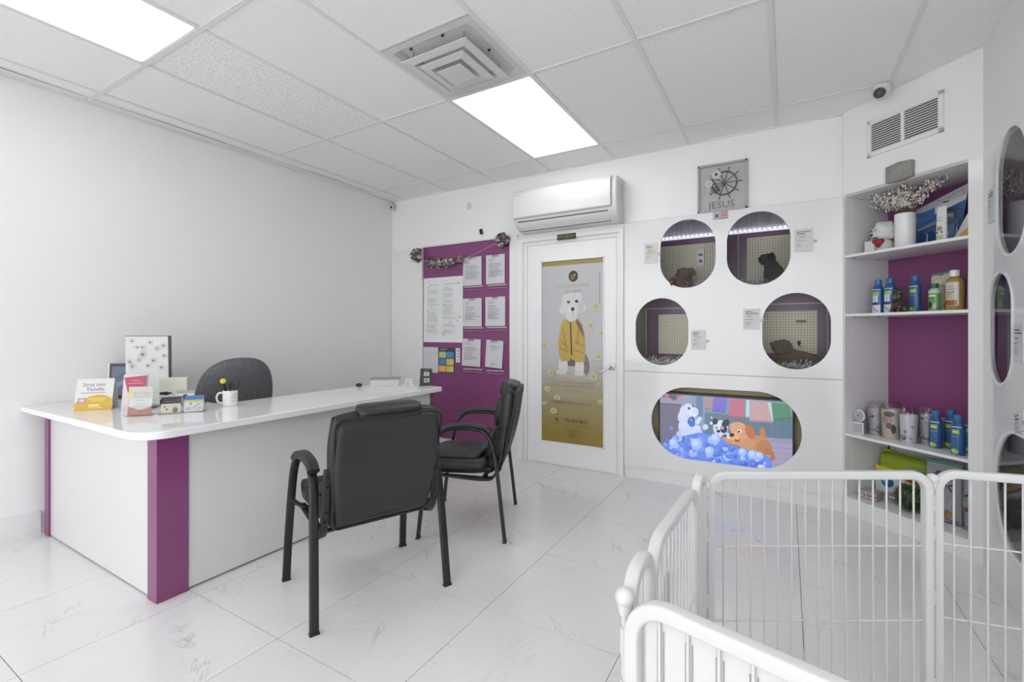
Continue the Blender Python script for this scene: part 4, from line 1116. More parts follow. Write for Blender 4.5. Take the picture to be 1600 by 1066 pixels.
# ================================================================= VISITOR ARMCHAIRS
def cr(pts, n=8):          # smooth path through points
    P_ = [Vector(p) for p in pts]; out = []
    for i in range(len(P_)-1):
        p0 = P_[max(i-1, 0)]; p1 = P_[i]; p2 = P_[i+1]; p3 = P_[min(i+2, len(P_)-1)]
        for k in range(n):
            t_ = k/n
            out.append(.5*((2*p1)+(-p0+p2)*t_+(2*p0-5*p1+4*p2-p3)*t_*t_+(-p0+3*p1-3*p2+p3)*t_**3))
    out.append(P_[-1]); return out
def visitor_chair(label, loc, rz, group=None):
    t = thing('visitor_armchair', label, 'chair', loc, rz, group)
    # local x = sitter's forward, y = side, z up; origin between the rear feet
    fl_ = [(-a, -b) for a, b in rrect(-.019, -.0105, .019, .0105, .008, 3)]
    for s in (-1, 1):
        rear = cr([(.0, s*.309, 0), (.028, s*.303, .25), (.055, s*.297, .46), (.085, s*.291, .585), (.135, s*.288, .645), (.20, s*.287, .662)], 8)
        front = cr([(.20, s*.287, .662), (.30, s*.288, .662), (.375, s*.290, .640), (.425, s*.294, .575), (.455, s*.298, .46), (.50, s*.304, .22), (.525, s*.309, 0)], 8)
        obj('leg', M().sweep(rear, fl_, (0, 0, 1) if False else (1, 0, .3)), m_blkmetal, t, smooth=50)
        obj('leg', M().sweep(front, fl_, (1, 0, .3)), m_blkmetal, t, smooth=50)
        ap = cr([(.085, s*.290, .645), (.14, s*.288, .672), (.25, s*.287, .682), (.34, s*.289, .670), (.395, s*.291, .640)], 6)
        obj('armrest_pad', M().sweep(ap, [(q[0], q[1]) for q in rrect(-.026, -.013, .026, .013, .012, 4)], (0, 0, 1)), m_leather, t, smooth=60)
        for gx in (.0, .524): obj('glide', B(gx-.0115, s*.309-.0195, 0, gx+.0115, s*.309+.0195, .010), m_plastic_b, t)
        br = cr([(.005, s*.253, .665), (.018, s*.255, .56), (.042, s*.257, .44), (.07, s*.257, .375), (.12, s*.25, .352), (.30, s*.24, .358), (.50, s*.24, .372)], 6)
        b = obj('back_bracket', M().sweep(br, rrect(-.017, -.007, .017, .007, .004, 2), (1, 0, .2)), m_plastic_b, t, smooth=50)
        for z, x in ((.63, .004), (.585, .010), (.47, .030), (.43, .038)): obj('bolt', M().cyl((x-.004, s*.254, z), (x-.012, s*.254, z), .006, n=10), m_blkmetal, b)
        obj('side_brace', M().tube([(.075, s*.298, .42), (.11, s*.27, .40), (.12, s*.245, .37)], .011, 8), m_blkmetal, t, smooth=60)
        obj('side_brace', M().tube([(.462, s*.298, .42), (.45, s*.27, .395), (.44, s*.24, .375)], .011, 8), m_blkmetal, t, smooth=60)
    obj('cross_tube', M().tube([(.14, -.25, .355), (.14, .25, .355)], .010, 8), m_blkmetal, t)
    obj('cross_tube', M().tube([(.44, -.25, .372), (.44, .25, .372)], .010, 8), m_blkmetal, t)
    # seat: lower shell and puffed cushion
    R90 = Matrix.Rotation(PI/2, 4, 'X')
    se = M().cushion(.50, .49, .10, 14, 6, .35, .10, back=.35).xform(Matrix.Translation((.335, 0, .425)) @ Matrix.Rotation(PI/2, 4, 'Z') @ R90)
    obj('seat', se, m_leather, t, smooth='all', merge=True)
    se2 = M().cushion(.40, .36, .06, 12, 4, .5, .12).xform(Matrix.Translation((.33, 0, .462)) @ Matrix.Rotation(PI/2, 4, 'Z') @ R90)
    obj('seat_cushion', se2, m_leather, t, smooth='all', merge=True)
    se3 = M().cushion(.47, .11, .085, 12, 4, .5, .05).xform(Matrix.Translation((.545, 0, .430)) @ Matrix.Rotation(PI/2, 4, 'Z') @ Matrix.Rotation(.5, 4, 'X'))
    obj('seat_front_roll', se3, m_leather, t, smooth='all', merge=True)
    # backrest
    def bendb(v):
        k = (v.z+.26)/.52
        w = .93+.09*min(1, k*1.4)-.05*max(0, k-.8)
        return Vector((v.x*w, v.y+.035*(1-(v.x/.25)**2)*.6+.02*(v.z/.26)**2, v.z))
    MB = Matrix.Translation((.012, 0, .635)) @ Matrix.Rotation(-.215, 4, 'Y') @ Matrix.Rotation(-PI/2, 4, 'Z')
    bk = M().cushion(.515, .535, .075, 20, 16, .3, .055, bend=bendb, back=.55).xform(MB)
    bo = obj('backrest', bk, m_leather, t, smooth='all', merge=True)
    def bendp(v):
        q = bendb(v); return Vector((q.x, q.y, q.z))
    shell = M().cushion(.480, .500, .03, 20, 24, .2, .05, bend=bendp, back=.5).xform(MB @ Matrix.Translation((0, -.034, -.004)))
    obj('back_panel', shell, m_leather2, bo, smooth='all', merge=True)
    # piping round the rear panel
    pth = [MB @ bendb(Vector((x, -.042, z))) for x, z in rrect(-.243, -.252, .243, .250, .04, 6)]
    obj('piping', M().tube(pth, .005, 6, True, up=(1, 0, 0)), m_leather, bo, smooth=60)
    fr = M().cushion(.40, .20, .06, 12, 4, .5, .1, bend=bendb).xform(MB @ Matrix.Translation((0, .050, .10)))
    obj('back_cushion', fr, m_leather, bo, smooth='all', merge=True)
    fr = M().cushion(.40, .17, .07, 12, 4, .5, .1, bend=bendb).xform(MB @ Matrix.Translation((0, .050, -.13)))
    obj('lumbar_cushion', fr, m_leather, bo, smooth='all', merge=True)
    hr = M().cushion(.315, .085, .11, 14, 8, .4, .08).xform(MB @ Matrix.Translation((0.012, .042, .238)))
    obj('head_roll', hr, m_leather, bo, smooth='all', merge=True)
    return t
visitor_chair('black leather visitor armchair seen from behind, nearest the camera', (-1.5475, 1.5155, 0), math.atan2(.38, -.925))
visitor_chair('black leather visitor armchair seen from the side, before the purple notice board', (-1.555, 2.62, 0), math.atan2(-.41, -.913))

# ================================================================= OFFICE CHAIR
t = thing('office_chair', 'grey heather fabric office chair with rounded back behind the desk', 'office chair', (-3.46, 1.86, 0), rz=math.radians(-4))
def bo_(v):
    k = (v.z+.30)/.60; w = 1.0-.30*max(0, k-.35)**2.2*2.0
    return Vector((v.x*w, v.y-.05*(v.x/.26)**2, v.z))
MO = Matrix.Translation((.14, 0, .765)) @ Matrix.Rotation(.10, 4, 'Y') @ Matrix.Rotation(-PI/2, 4, 'Z')
bk = M()
n = 22; prof = []
for sgn in (1, -1):
    for j in range(9):
        rr_ = j/8
        for i in range(n*2):
            a = 2*PI*i/(n*2)
            ex = 2.5
            ca, sa = math.cos(a), math.sin(a)
            x = .262*math.copysign(abs(ca)**(2/ex), ca)*rr_; z = .295*math.copysign(abs(sa)**(2/ex), sa)*rr_
            if z < 0: x *= 1-.10*(z/.295)**2
            th = .035*max(0, 1-rr_**6)**.45
            prof.append((x, sgn*th-.05*(x/.26)**2, z))
fs = []; K = n*2
for sd in (0, 1):
    for j in range(8):
        for i in range(K):
            q = (sd*9*K+j*K+i, sd*9*K+j*K+(i+1) % K, sd*9*K+(j+1)*K+(i+1) % K, sd*9*K+(j+1)*K+i)
            fs.append(q if sd else q[::-1])
bk.add(prof, fs).xform(MO)
obj('backrest', bk, m_grayfab, t, smooth='all', merge=True)
sh = M().cushion(.40, .44, .03, 12, 8, .4, .15).xform(MO @ Matrix.Translation((0, -.045, 0)))
obj('back_shell', sh, m_plastic_b, t, smooth='all', merge=True)
obj('seat', M().cushion(.50, .48, .09, 14, 6, .4, .15).xform(Matrix.Translation((-.10+.30*0-.12, 0, .47)) @ Matrix.Rotation(PI/2, 4, 'Z') @ Matrix.Rotation(PI/2, 4, 'X')), m_grayfab, t, smooth='all', merge=True)
obj('back_arm', M().tube([(.17, 0, .62), (.17, 0, .46), (.10, 0, .415), (-.1, 0, .41)], .018, 10), m_plastic_b, t, smooth=60)
obj('gas_column', M().cyl((-.14, 0, .10), (-.14, 0, .43), .024, n=16), m_blkmetal, t, smooth=60)
for k in range(5):
    a = 2*PI*k/5
    lg_ = obj('base_leg', M().sweep([(-.14, 0, .11), (-.14+.29*math.cos(a), .29*math.sin(a), .075)], rrect(-.018, -.012, .018, .012, .006, 3)), m_plastic_b, t)
    obj('caster', M().cyl((-.14+.29*math.cos(a)-.02*math.sin(a), .29*math.sin(a)+.02*math.cos(a), .03), (-.14+.29*math.cos(a)+.02*math.sin(a), .29*math.sin(a)-.02*math.cos(a), .03), .029, n=14), m_plastic_b, lg_)

# ================================================================= THINGS ON THE COUNTER
def desk_thing(name, label, cat, x, y, rz=0, z=ZD): return thing(name, label, cat, (x, y, z), rz)
FACE = math.radians(60)        # turned to the visitor: local -y looks towards the front of the desk
# tent card
t = desk_thing('tent_card', 'white and yellow tent card reading Strut into Yesville at the left end of the counter', 'tent card', -3.405, 1.09, math.radians(48))
W = .088; Ht = .175; Dp = .045
pr = M(); th = .0015
front = [(-W, -Dp, 0), (W, -Dp, 0), (W, -.004, Ht), (-W, -.004, Ht)]
back = [(-W, Dp, 0), (W, Dp, 0), (W, .004, Ht), (-W, .004, Ht)]
obj('card', M().add(front+[(x, y+th, z) for x, y, z in front], [(0, 1, 2, 3), (7, 6, 5, 4), (0, 4, 5, 1), (1, 5, 6, 2), (2, 6, 7, 3), (3, 7, 4, 0)])
    .add(back+[(x, y-th, z) for x, y, z in back], [(3, 2, 1, 0), (4, 5, 6, 7), (1, 5, 4, 0), (2, 6, 5, 1), (3, 7, 6, 2), (0, 4, 7, 3)])
    .add([(-W, -.004, Ht), (W, -.004, Ht), (W, .004, Ht), (-W, .004, Ht)], [(0, 1, 2, 3)]), m_paperw, t)
p = P(); p.rect(-W, .0, W, .179, (205, 205, 205))
p.pl([(-.095+.012, .0), (.088, .0), (.093, .03), (.085, .065), (.055, .083), (.02, .088), (-.02, .080), (-.05, .058), (-.078, .052), (-.09, .03)], (198, 160, 58))
p.text('Strut into', -.005, .136, .030, (124, 44, 84), sx=.92); p.text('Yesville.', .005, .110, .030, (124, 44, 84), sx=.92)
p.rect(-.065, .098, .052, .1005, (130, 90, 120))
p.rect(-.072, .042, -.036, .070, (178, 110, 140)); p.rect(-.066, .047, -.042, .065, (205, 180, 195))
p.rect(-.025, .062, .06, .066, (226, 206, 130)); p.rect(-.012, .052, .05, .055, (226, 206, 130)); p.text('rover', .008, .018, .018, (226, 210, 140)) if False else p.rect(-.02, .022, .03, .032, (226, 210, 140))
p.rect(-.02, .012, .045, .016, (226, 210, 140))
o = p.put('print', t); o.rotation_euler = (-math.atan2(Dp-.004, Ht), 0, 0); o.location = (0, -Dp-.0008, 0)
# tablet / small monitor
t = desk_thing('monitor', 'small black monitor with a blue wallpaper on the counter by the left wall', 'monitor', -3.785, 1.362, math.radians(42))
MT = Matrix.Rotation(-.09, 4, 'X')
obj('screen_housing', B(-.10, -.008, .012, .17, .014, .232).xform(MT), m_plastic_b, t, bevel=.004)
obj('side_edge', B(-.112, -.002, .012, -.10, .02, .235).xform(MT), mat('silver_edge', (.6, .6, .6), .35), t)
s = P(fn=lin); s.rect(-.082, .032, .16, .212, (44, 52, 84)); s.pl([(-.082, .13), (-.02, .17), (.05, .15), (.16, .19), (.16, .212), (-.082, .212)], (66, 76, 112))
s.pl([(-.082, .06), (0, .10), (.08, .07), (.16, .11), (.16, .12), (.06, .10), (-.02, .125), (-.082, .09)], (84, 98, 134)); s.pl([(-.082, .032), (.16, .032), (.16, .06), (.03, .075), (-.082, .05)], (34, 40, 70))
o = s.put('screen_picture', t, m_screen, loc=(0, -.0085, 0)); o.rotation_euler = (-.09, 0, 0)
obj('monitor_foot', B(-.06, -.03, 0, .12, .07, .012), m_plastic_b, t, bevel=.003)
# paw print panel with black edge
t = desk_thing('desk_screen', 'tall white desk screen with black paw prints and a black edge post', 'desk screen', -3.515, 1.385, math.radians(52))
obj('panel', B(-.118, -.006, .0, .112, .0, .415), m_paperw, t, bevel=.002)
obj('edge_post', M().prism([(.112, .0), (.122, .0), (.119, .417), (.107, .417)], -.014, .010), m_plastic_b, t)
obj('top_edge', B(-.118, -.008, .415, .112, .002, .418), m_plastic_b, t)
p = P()
rr = random.Random(2)
for a, b, r in ((-.09, .385, .014), (-.06, .345, .012), (.01, .375, .013), (.05, .335, .014), (.085, .355, .013), (-.03, .30, .018), (-.10, .255, .013), (-.085, .225, .014), (-.05, .265, .014), (.0, .228, .013), (.03, .26, .014), (.075, .215, .014), (-.03, .345, .012), (.09, .29, .012)):
    a *= .95; p.ring(a, b, r*1.1, r*.15, (170, 170, 174)); p.paw(a, b, r*.7, rr.choice(((90, 90, 96), (120, 120, 124), (70, 70, 76))))
p.put('print', t, loc=(0, -.0065, 0))
# cream box with black marks
t = desk_thing('cream_box', 'cream gift box with black bone shapes behind the brochure rack', 'box', -3.20, 1.395, math.radians(52))
obj('carton', B(-.07, -.03, 0, .07, .03, .165), mat('cream_card', (.66, .65, .58), .6), t, bevel=.002)
p = P(); p.ell(-.055, .075, .014, .008, (36, 36, 38)); p.ell(-.035, .074, .016, .011, (36, 36, 38)); p.pl([(-.02, .068), (.0, .075), (-.02, .083)], (36, 36, 38)); p.rect(-.06, .04, -.03, .048, (36, 36, 38))
p.put('print', t, loc=(0, -.0305, 0))
obj('black_bone_tag', M().box(-.062, -.04, .0, -.035, -.032, .022).ball((-.05, -.036, .03), .014, 8, sy=.3), m_plastic_b, t)
# leaflet pile lying down
t = desk_thing('leaflet_pile', 'low pile of leaflets lying flat behind the brochure rack', 'leaflets', -3.28, 1.25, math.radians(20))
for i in range(5): obj('leaflet', B(-.09+.012*i, -.06, .0025*i, .07+.010*i, .05, .0025*i+.002).xform(Matrix.Rotation(.12*i-.2, 4, 'Z')), mat('leaflet_%d' % (i % 3), [(.60, .56, .52), (.35, .33, .32), (.66, .66, .66)][i % 3], .5), t)
# pink brochures
t = desk_thing('pink_brochure', 'pink and white folded brochure standing behind the cream brochure rack', 'brochure', -3.13, 1.16, math.radians(46))
MP = Matrix.Rotation(-.16, 4, 'X')
obj('brochure_stack', B(-.055, -.004, 0, .055, .012, .205).xform(MP), m_paperw, t)
p = P(); p.rect(-.055, 0, .055, .205, (205, 190, 194)); p.pl([(-.052, .19), (.055, .20), (.055, .11), (-.03, .105)], (166, 66, 88)); p.rect(-.03, .155, .04, .158, (214, 150, 160)); p.rect(-.015, .17, .025, .173, (214, 150, 160))
p.ell(.0, .115, .02, .014, (210, 200, 200)); p.rect(.015, .103, .055, .108, (40, 40, 44))
o = p.put('print', t); o.rotation_euler = (-.16, 0, 0); o.location = (0, -.0045, 0)
# cream brochure rack in front
t = desk_thing('brochure_rack', 'clear rack of cream and rose brochures at the front edge of the counter', 'brochure rack', -2.945, 1.12, math.radians(52))
for i in range(4):
    b = obj('brochure', B(-.052-.003*i, -.002, .003, .052-.003*i, .0, .150).xform(Matrix.Translation((0, .010*i, 0)) @ Matrix.Rotation(-.16+.0*i, 4, 'X')), m_paperw, t)
p = P(); p.rect(-.052, .003, .052, .150, (192, 190, 184)); p.rect(-.045, .012, .052, .085, (196, 200, 204)); p.ell(-.042, .118, .012, .02, (206, 190, 130)); 
p.pl([(-.052, .003), (.052, .003), (.052, .052), (.035, .04), (.0, .028), (-.03, .042), (-.052, .05)], (166, 118, 100)); p.pl([(-.03, .042), (0, .028), (.035, .04), (.04, .055), (-.035, .056)], (196, 186, 182))
p.text('Be a Hero', .008, .112, .020, (140, 140, 128), sx=.9); p.rect(-.03, .100, .045, .103, (160, 160, 150)); p.rect(-.025, .078, .02, .080, (140, 146, 156)); p.rect(-.02, .062, .03, .064, (140, 150, 160)); p.rect(-.003, .026, .01, .029, (60, 50, 50))
o = p.put('print', t, loc=(0, -.0026, 0)); o.rotation_euler = (-.16, 0, 0)
obj('clear_stand', M().box(-.06, -.035, 0, .06, .05, .002).box(-.06, -.035, .002, .06, -.033, .03).box(-.06, -.035, 0, -.058, .05, .06).box(.058, -.035, 0, .06, .05, .06), m_acryl, t)
# business card holder
t = desk_thing('card_holder', 'clear holder of business cards on the counter beside the mug', 'card holder', -2.865, 1.288, math.radians(58))
obj('clear_tray', M().box(-.105, -.05, 0, .105, .05, .002).box(-.105, -.05, .002, .105, -.048, .028).box(-.107, -.05, 0, -.105, .05, .05).box(.105, -.05, 0, .107, .05, .05).box(-.001, -.05, 0, .001, .05, .045), m_acryl, t)
def cardp(nm, x, y, z, w, h, base, draw, tl=-.25):
    b = obj(nm, B(-w/2, -.0, 0, w/2, .006, h), m_paperw, t, loc=(x, y, z), rot=(tl, 0, 0))
    p = P(); p.rect(-w/2, 0, w/2, h, base); draw(p, w, h); p.put('print', b, loc=(0, -.0003, 0))
cardp('business_card', -.052, .012, .035, .086, .052, (44, 44, 54), lambda p, w, h: (p.rect(-.03, .022, .02, .028, (150, 150, 160)), p.rect(-.03, .010, .03, .014, (110, 110, 125)), p.rect(.022, .02, .04, .04, (110, 60, 70))))
cardp('business_card', -.052, -.008, .020, .086, .044, (52, 54, 66), lambda p, w, h: p.rect(-.03, .028, .03, .032, (150, 150, 165)))
cardp('business_card', -.050, -.030, .004, .088, .050, (196, 190, 172), lambda p, w, h: (p.paw(-.028, .036, .007, (60, 60, 62)), p.paw(-.018, .022, .007, (60, 60, 62)), p.ell(.02, .016, .012, .014, (120, 112, 70)), p.text('Groomer', .012, .034, .009, (90, 90, 90))))
cardp('business_card', .052, .010, .038, .088, .050, (186, 192, 90), lambda p, w, h: p.rect(-.044, .026, .044, .05, (70, 110, 170)))
cardp('business_card', .052, -.028, .004, .088, .052, (198, 198, 200), lambda p, w, h: (p.paw(-.012, .044, .008, (70, 70, 74)), p.line(.0, .02, .02, .036, .003, (120, 120, 124)), p.line(.014, .012, .036, .024, .003, (120, 120, 124)), p.lines(-.035, .022, .0, 2, .008, (130, 130, 132), .3, 2), p.rect(.012, .040, .036, .043, (120, 120, 124))))
cardp('header_card', .005, .045, .03, .085, .085, (200, 200, 202), lambda p, w, h: (p.rect(-.042, .068, .042, .085, (150, 152, 154)), p.ell(.0, .050, .013, .015, (120, 100, 96)), p.ell(0, .050, .008, .010, (70, 60, 60))), tl=-.1)
# mug with pens
t = desk_thing('mug', 'white mug holding black pens and a yellow flower', 'mug', -2.875, 1.547, math.radians(62))
obj('cup', M().lathe([(.002, 0), (.036, 0), (.040, .004), (.040, .092), (.037, .092), (.036, .012), (.002, .010)], 28), m_ceramic, t, smooth=40)
obj('handle', M().tube(cr([(-.038, 0, .078), (-.058, 0, .078), (-.068, 0, .055), (-.062, 0, .028), (-.038, 0, .018)], 5), .0055, 8, up=(0, 1, 0)), m_ceramic, t, smooth=60)
p = P(step=.006)
p.text('Woof', .018, .050, .012, (120, 120, 122)); p.paw(.026, .070, .006, (90, 90, 92)); p.rect(.004, .036, .026, .038, (150, 150, 150)); p.rect(.006, .026, .02, .028, (150, 150, 150))
for i, v in enumerate(p.v):
    x, y, z = v; a = (x)/.0403; p.v[i] = (.0405*math.sin(a), -.0405*math.cos(a)+y*.5, z)
p.put('print', t)
r2 = random.Random(11); pm = mat('black_pen', (.02, .02, .02), .4)
for i in range(13):
    a = r2.uniform(0, 2*PI); rr_ = r2.uniform(.005, .024); ln_ = r2.uniform(.118, .148); sp_ = r2.uniform(.6, 1.5)
    q0 = Vector((rr_*math.cos(a)*.5, rr_*math.sin(a)*.5, .014)); q1 = Vector((rr_*math.cos(a)*sp_*1.7, rr_*math.sin(a)*sp_, ln_))
    obj('pen', M().cyl(q0, q1, .0038, .0032, 8).cyl(q1, q1+(q1-q0).normalized()*.008, .002, .001, 6), pm, t)
fl2 = M(); 
for i in range(6): a = 2*PI*i/6; fl2.ball((-.036+.009*math.cos(a), -.012, .150+.009*math.sin(a)), .0075, 8, sy=.5)
fl2.ball((-.036, -.016, .150), .006, 8)
obj('yellow_flower', fl2, mat('yellow_petal', alb((196, 180, 60)), .6), t, smooth=60)
obj('flower_stem', M().cyl((-.01, 0, .02), (-.036, -.010, .146), .003, n=6), pm, t)
# book box, small stand, black frame at the far end
t = desk_thing('book_box', 'flat white and grey book box at the far end of the counter', 'box', -2.865, 2.795, math.radians(42))
obj('box_body', B(-.115, -.075, 0, .115, .075, .052), mat('linen_white', (.62, .62, .58), .7), t, bevel=.002)
obj('box_lid', B(-.118, -.078, .052, .118, .078, .062), mat('linen_grey', (.32, .32, .30), .7), t, bevel=.002)
tag(obj('black_mouse', M().ball((0, 0, .012), .03, 12, sz=.5, sy=.7), m_plastic_b, loc=(-2.985, 2.62, ZD), smooth='all', merge=True), 'small black mouse left of the book box', 'mouse')
t = desk_thing('acrylic_sign', 'small clear acrylic sign standing between the box and the black frame', 'sign', -2.59, 2.775, math.radians(38))
obj('acrylic_plate', B(-.032, 0, .004, .032, .003, .072).xform(Matrix.Rotation(-.2, 4, 'X')), m_acryl, t)
obj('acrylic_foot', B(-.032, -.025, 0, .032, .02, .004), m_acryl, t)
p = P(); p.rect(-.028, .01, .028, .068, (196, 196, 200)); p.text('THANKS', 0, .050, .013, (90, 90, 96)); p.lines(-.02, .04, .02, 3, .009, (120, 120, 124), .4, 4)
o = p.put('print', t, loc=(0, -.0008, 0)); o.rotation_euler = (-.2, 0, 0)
t = desk_thing('black_frame_sign', 'black framed sign with two white squares at the far counter end', 'sign', -2.492, 2.86, math.radians(40))
ML = Matrix.Rotation(-.22, 4, 'X') 
obj('frame_plate', B(-.047, 0, .008, .047, .010, .150).xform(Matrix.Rotation(.05, 4, 'Y') @ ML), m_plastic_b, t, bevel=.002)
p = P(); p.rect(-.018, .090, .024, .122, (176, 176, 178)); p.rect(-.014, .038, .028, .072, (168, 168, 170)); p.text('SCAN', .002, .132, .012, (150, 150, 150)); p.ell(.006, .055, .010, .010, (100, 100, 104)); p.rect(-.008, .10, .014, .112, (130, 130, 134))
o = p.put('print', t, loc=(0, -.0008, 0)); o.rotation_euler = (-.22, .05, 0)
obj('base_block', B(-.055, -.045, 0, .055, .035, .010), mat('pale_wood', (.40, .38, .35), .6), t, bevel=.002)

# ================================================================= DISPLAY SHELF BAY
SB = thing('display_shelves', 'built-in white display shelves with purple back in the corner', 'shelves', CA, ANG)
m_shelf = mat('white_shelf_melamine', (.80, .80, .80), .3)
S1, S2, DPT = .012, .712, .40
Z1, Z2, Z3, Z0 = 1.765, 1.362, .545, .112
obj('side_panel', B(S1-.012, .05, .0, S1, DPT, 2.165), m_shelf, SB)
obj('side_panel', B(S2, .05, .0, S2+.012, DPT, 2.165), m_shelf, SB)
obj('top_panel', B(S1, .0, 2.162, S2, DPT, 2.178), m_shelf, SB)
obj('back_panel', B(S1, DPT, Z3, S2, DPT+.01, 2.165), m_purple_m, SB)
obj('lower_back_panel', B(S1+.012, DPT-.001, Z0, S2, DPT+.012, Z3), m_shelf, SB)
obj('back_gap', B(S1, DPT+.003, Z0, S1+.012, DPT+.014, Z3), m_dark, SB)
for z in (Z1, Z2, Z3): 
    o = obj('shelf', B(S1, .002, z-.018, S2, DPT, z), m_shelf, SB, bevel=.0015)
    pn = M()
    for s_ in (S1+.004, S2-.004):
        for t_ in (.08, .30): pn.cyl((s_-.003, t_, z-.021), (s_+.006, t_, z-.021), .004, n=8)
    obj('shelf_pin', pn, m_chrome, o)
obj('bottom_shelf', B(S1, .002, Z0-.02, S2, DPT, Z0), m_shelf, SB, bevel=.0015)

def at(s, t, z): return CA+DD*s+NN*t+Vector((0, 0, z))
def sh_thing(name, label, cat, s, t, z, rz=0, group=None): return thing(name, label, cat, at(s, t, z), ANG+rz, group)
# --- top shelf
t = sh_thing('white_carton', 'small blank white carton at the left end of the top shelf', 'box', .098, .13, Z1)
obj('carton', B(-.038, -.015, 0, .030, .03, .088), m_paperw, t, bevel=.001); obj('carton_flap', B(.012, -.020, 0, .033, -.015, .103), m_paperw, t)
t = sh_thing('dog_figurine', 'fluffy white dog figurine with a red heart on the top shelf', 'figurine', .155, .17, Z1)
fz = M(); fz.ball((0, 0, .045), .052, 14, (.62, .62, .63), sx=1.1, disp=.15); fz.ball((.0, -.005, .145), .062, 18, (.74, .73, .72), sx=1.08, disp=.35, seed=3)
fz.ball((-.025, -.045, .115), .026, 10, (.7, .7, .7)); fz.ball((-.045, -.01, .10), .022, 10, (.34, .34, .34), disp=.3); fz.ball((.05, -.01, .11), .024, 10, (.6, .6, .6), disp=.3)
fz.ball((-.04, -.03, .015), .02, 10, (.7, .7, .7)); fz.ball((.03, -.035, .015), .02, 10, (.7, .7, .7))
fig = obj('figure', fz, m_fur, t, smooth='all')
for nm_, c_, r_e in (('eye', (-.052, -.048, .150), .006), ('eye', (-.018, -.058, .152), .006), ('nose', (-.034, -.072, .122), .008)): obj(nm_, M().ball(c_, r_e, 8), m_plastic_b, fig, smooth=60)
hp = [(0, -.028), (.022, 0), (.036, .014), (.034, .03), (.018, .035), (0, .024), (-.018, .035), (-.034, .03), (-.036, .014), (-.022, 0)]
obj('heart', M().prism([(x*.95, z*.95+.058) for x, z in hp], -.075, -.045), mat('red_heart', (.30, .012, .015), .4), t, bevel=.006)
obj('bow', M().ball((-.015, -.07, .095), .012, 8, sx=1.6), mat('green_bow', (.05, .14, .10), .5), t, smooth=60)
t = sh_thing('vase', 'white cylinder vase of dried twigs with pale buds on the top shelf', 'vase', .286, .16, Z1)
obj('vase_body', M().lathe([(.002, 0), (.050, 0), (.054, .005), (.054, .228), (.050, .228), (.049, .02), (.002, .02)], 30), m_ceramic, t, smooth=40)
r = random.Random(21); tw = M(); bd = M()
for i in range(92):
    a = r.uniform(0, 2*PI); sp_ = r.uniform(.03, .225) if i > 8 else r.uniform(.16, .27); hgt = r.uniform(.08, .155)
    if i < 8: a = r.uniform(-.35, .15); hgt = r.uniform(.13, .17)
    ex = math.cos(a)*sp_; ey = math.sin(a)*sp_*.62-.02
    ex = max(-.19, ex); ey = max(-.15, min(.2, ey))
    pts = [Vector((ex*.12, ey*.12, .10)), Vector((ex*.22, ey*.22, .24)), Vector((ex*.6, ey*.6, .24+hgt*.55)), Vector((ex, ey, .24+hgt))]
    tw.tube(cr(pts, 3), .0012, 4)
    for k in range(13):
        f = r.uniform(.25, 1.0); q = pts[1].lerp(pts[2], f*2) if f < .5 else pts[2].lerp(pts[3], f*2-1)
        bd.ball(q+Vector((r.uniform(-.008, .008), r.uniform(-.008, .008), r.uniform(-.008, .008))), r.uniform(.003, .006), 5, sz=1.3)
obj('twigs', tw, mat('dry_twig', (.16, .11, .09), .8), t, kind='stuff'); obj('buds', bd, mat('pale_bud', (.80, .74, .68), .8), t, kind='stuff', smooth='all')
t = sh_thing('grooming_pack', 'large blue and white grooming brush pack leaning at the back of the top shelf', 'package', .385, .30, Z1, 0)
obj('backing_card', M().prism([(-.135, 0), (.105, 0), (.155, .36), (-.125, .27)], .0, .004), m_paperw, t)
p = P(); p.pl([(-.13, .005), (.10, .005), (.148, .27), (-.128, .18)], (58, 100, 160)); p.pl([(-.125, .17), (-.02, .205), (-.02, .27), (-.122, .235)], (70, 110, 168)); p.pl([(-.122, .235), (.15, .30), (.153, .355), (-.122, .268)], (186, 188, 194))
p.line(-.12, .13, .02, .175, .022, (130, 136, 150)); p.line(-.12, .12, .0, .150, .008, (60, 66, 84)); p.rect(-.125, .21, -.07, .245, (62, 104, 166))
for x in (-.10, -.045, .01): p.pl([(x-.018, .0), (x+.022, .0), (x+.03, .09), (x+.01, .12), (x-.012, .11)], (40, 74, 128)); p.line(x+.03, .0, x+.042, .10, .010, (176, 184, 196))
for i in range(30):
    rr = random.Random(i); x = rr.uniform(-.03, .14); z = .285+x*.22+rr.uniform(-.012, .02); p.rect(x, z, x+rr.uniform(.003, .009), z+.004, (120, 124, 132))
p.ring(.052, .185, .05, .014, (52, 52, 58)); p.ell(.052, .185, .03, .03, (80, 82, 88)); p.rect(.03, .275, .06, .282, (40, 40, 44))
p.put('print', t, loc=(0, -.0005, 0))
obj('blister', M().cushion(.12, .22, .05, 10, 4, .5, .2).xform(Matrix.Translation((.075, -.02, .13))), m_wrap, t, smooth='all')
obj('brush_handle', M().tube([(.095, -.02, .03), (.11, -.025, .10), (.105, -.025, .16)], .010, 8), mat('brush_blue', (.03, .10, .26), .4), t, smooth=60)
t = sh_thing('cream_tube', 'white squeeze tube with a gold emblem in front of the blue grooming pack', 'tube', .508, .13, Z1)
m = M(); vs = []
for k, (w, d, z) in enumerate(((.024, .016, 0), (.027, .018, .01), (.027, .017, .10), (.026, .010, .18), (.025, .003, .215))):
    vs += [(w*math.cos(a), d*math.sin(a), z) for a in [2*PI*i/16 for i in range(16)]]
m.add(vs, [(k*16+i, k*16+(i+1) % 16, (k+1)*16+(i+1) % 16, (k+1)*16+i) for k in range(4) for i in range(16)]+[tuple(range(15, -1, -1)), tuple(range(64, 80))])
obj('tube_body', m, mat('tube_white', (.72, .72, .70), .35), t, smooth=50)
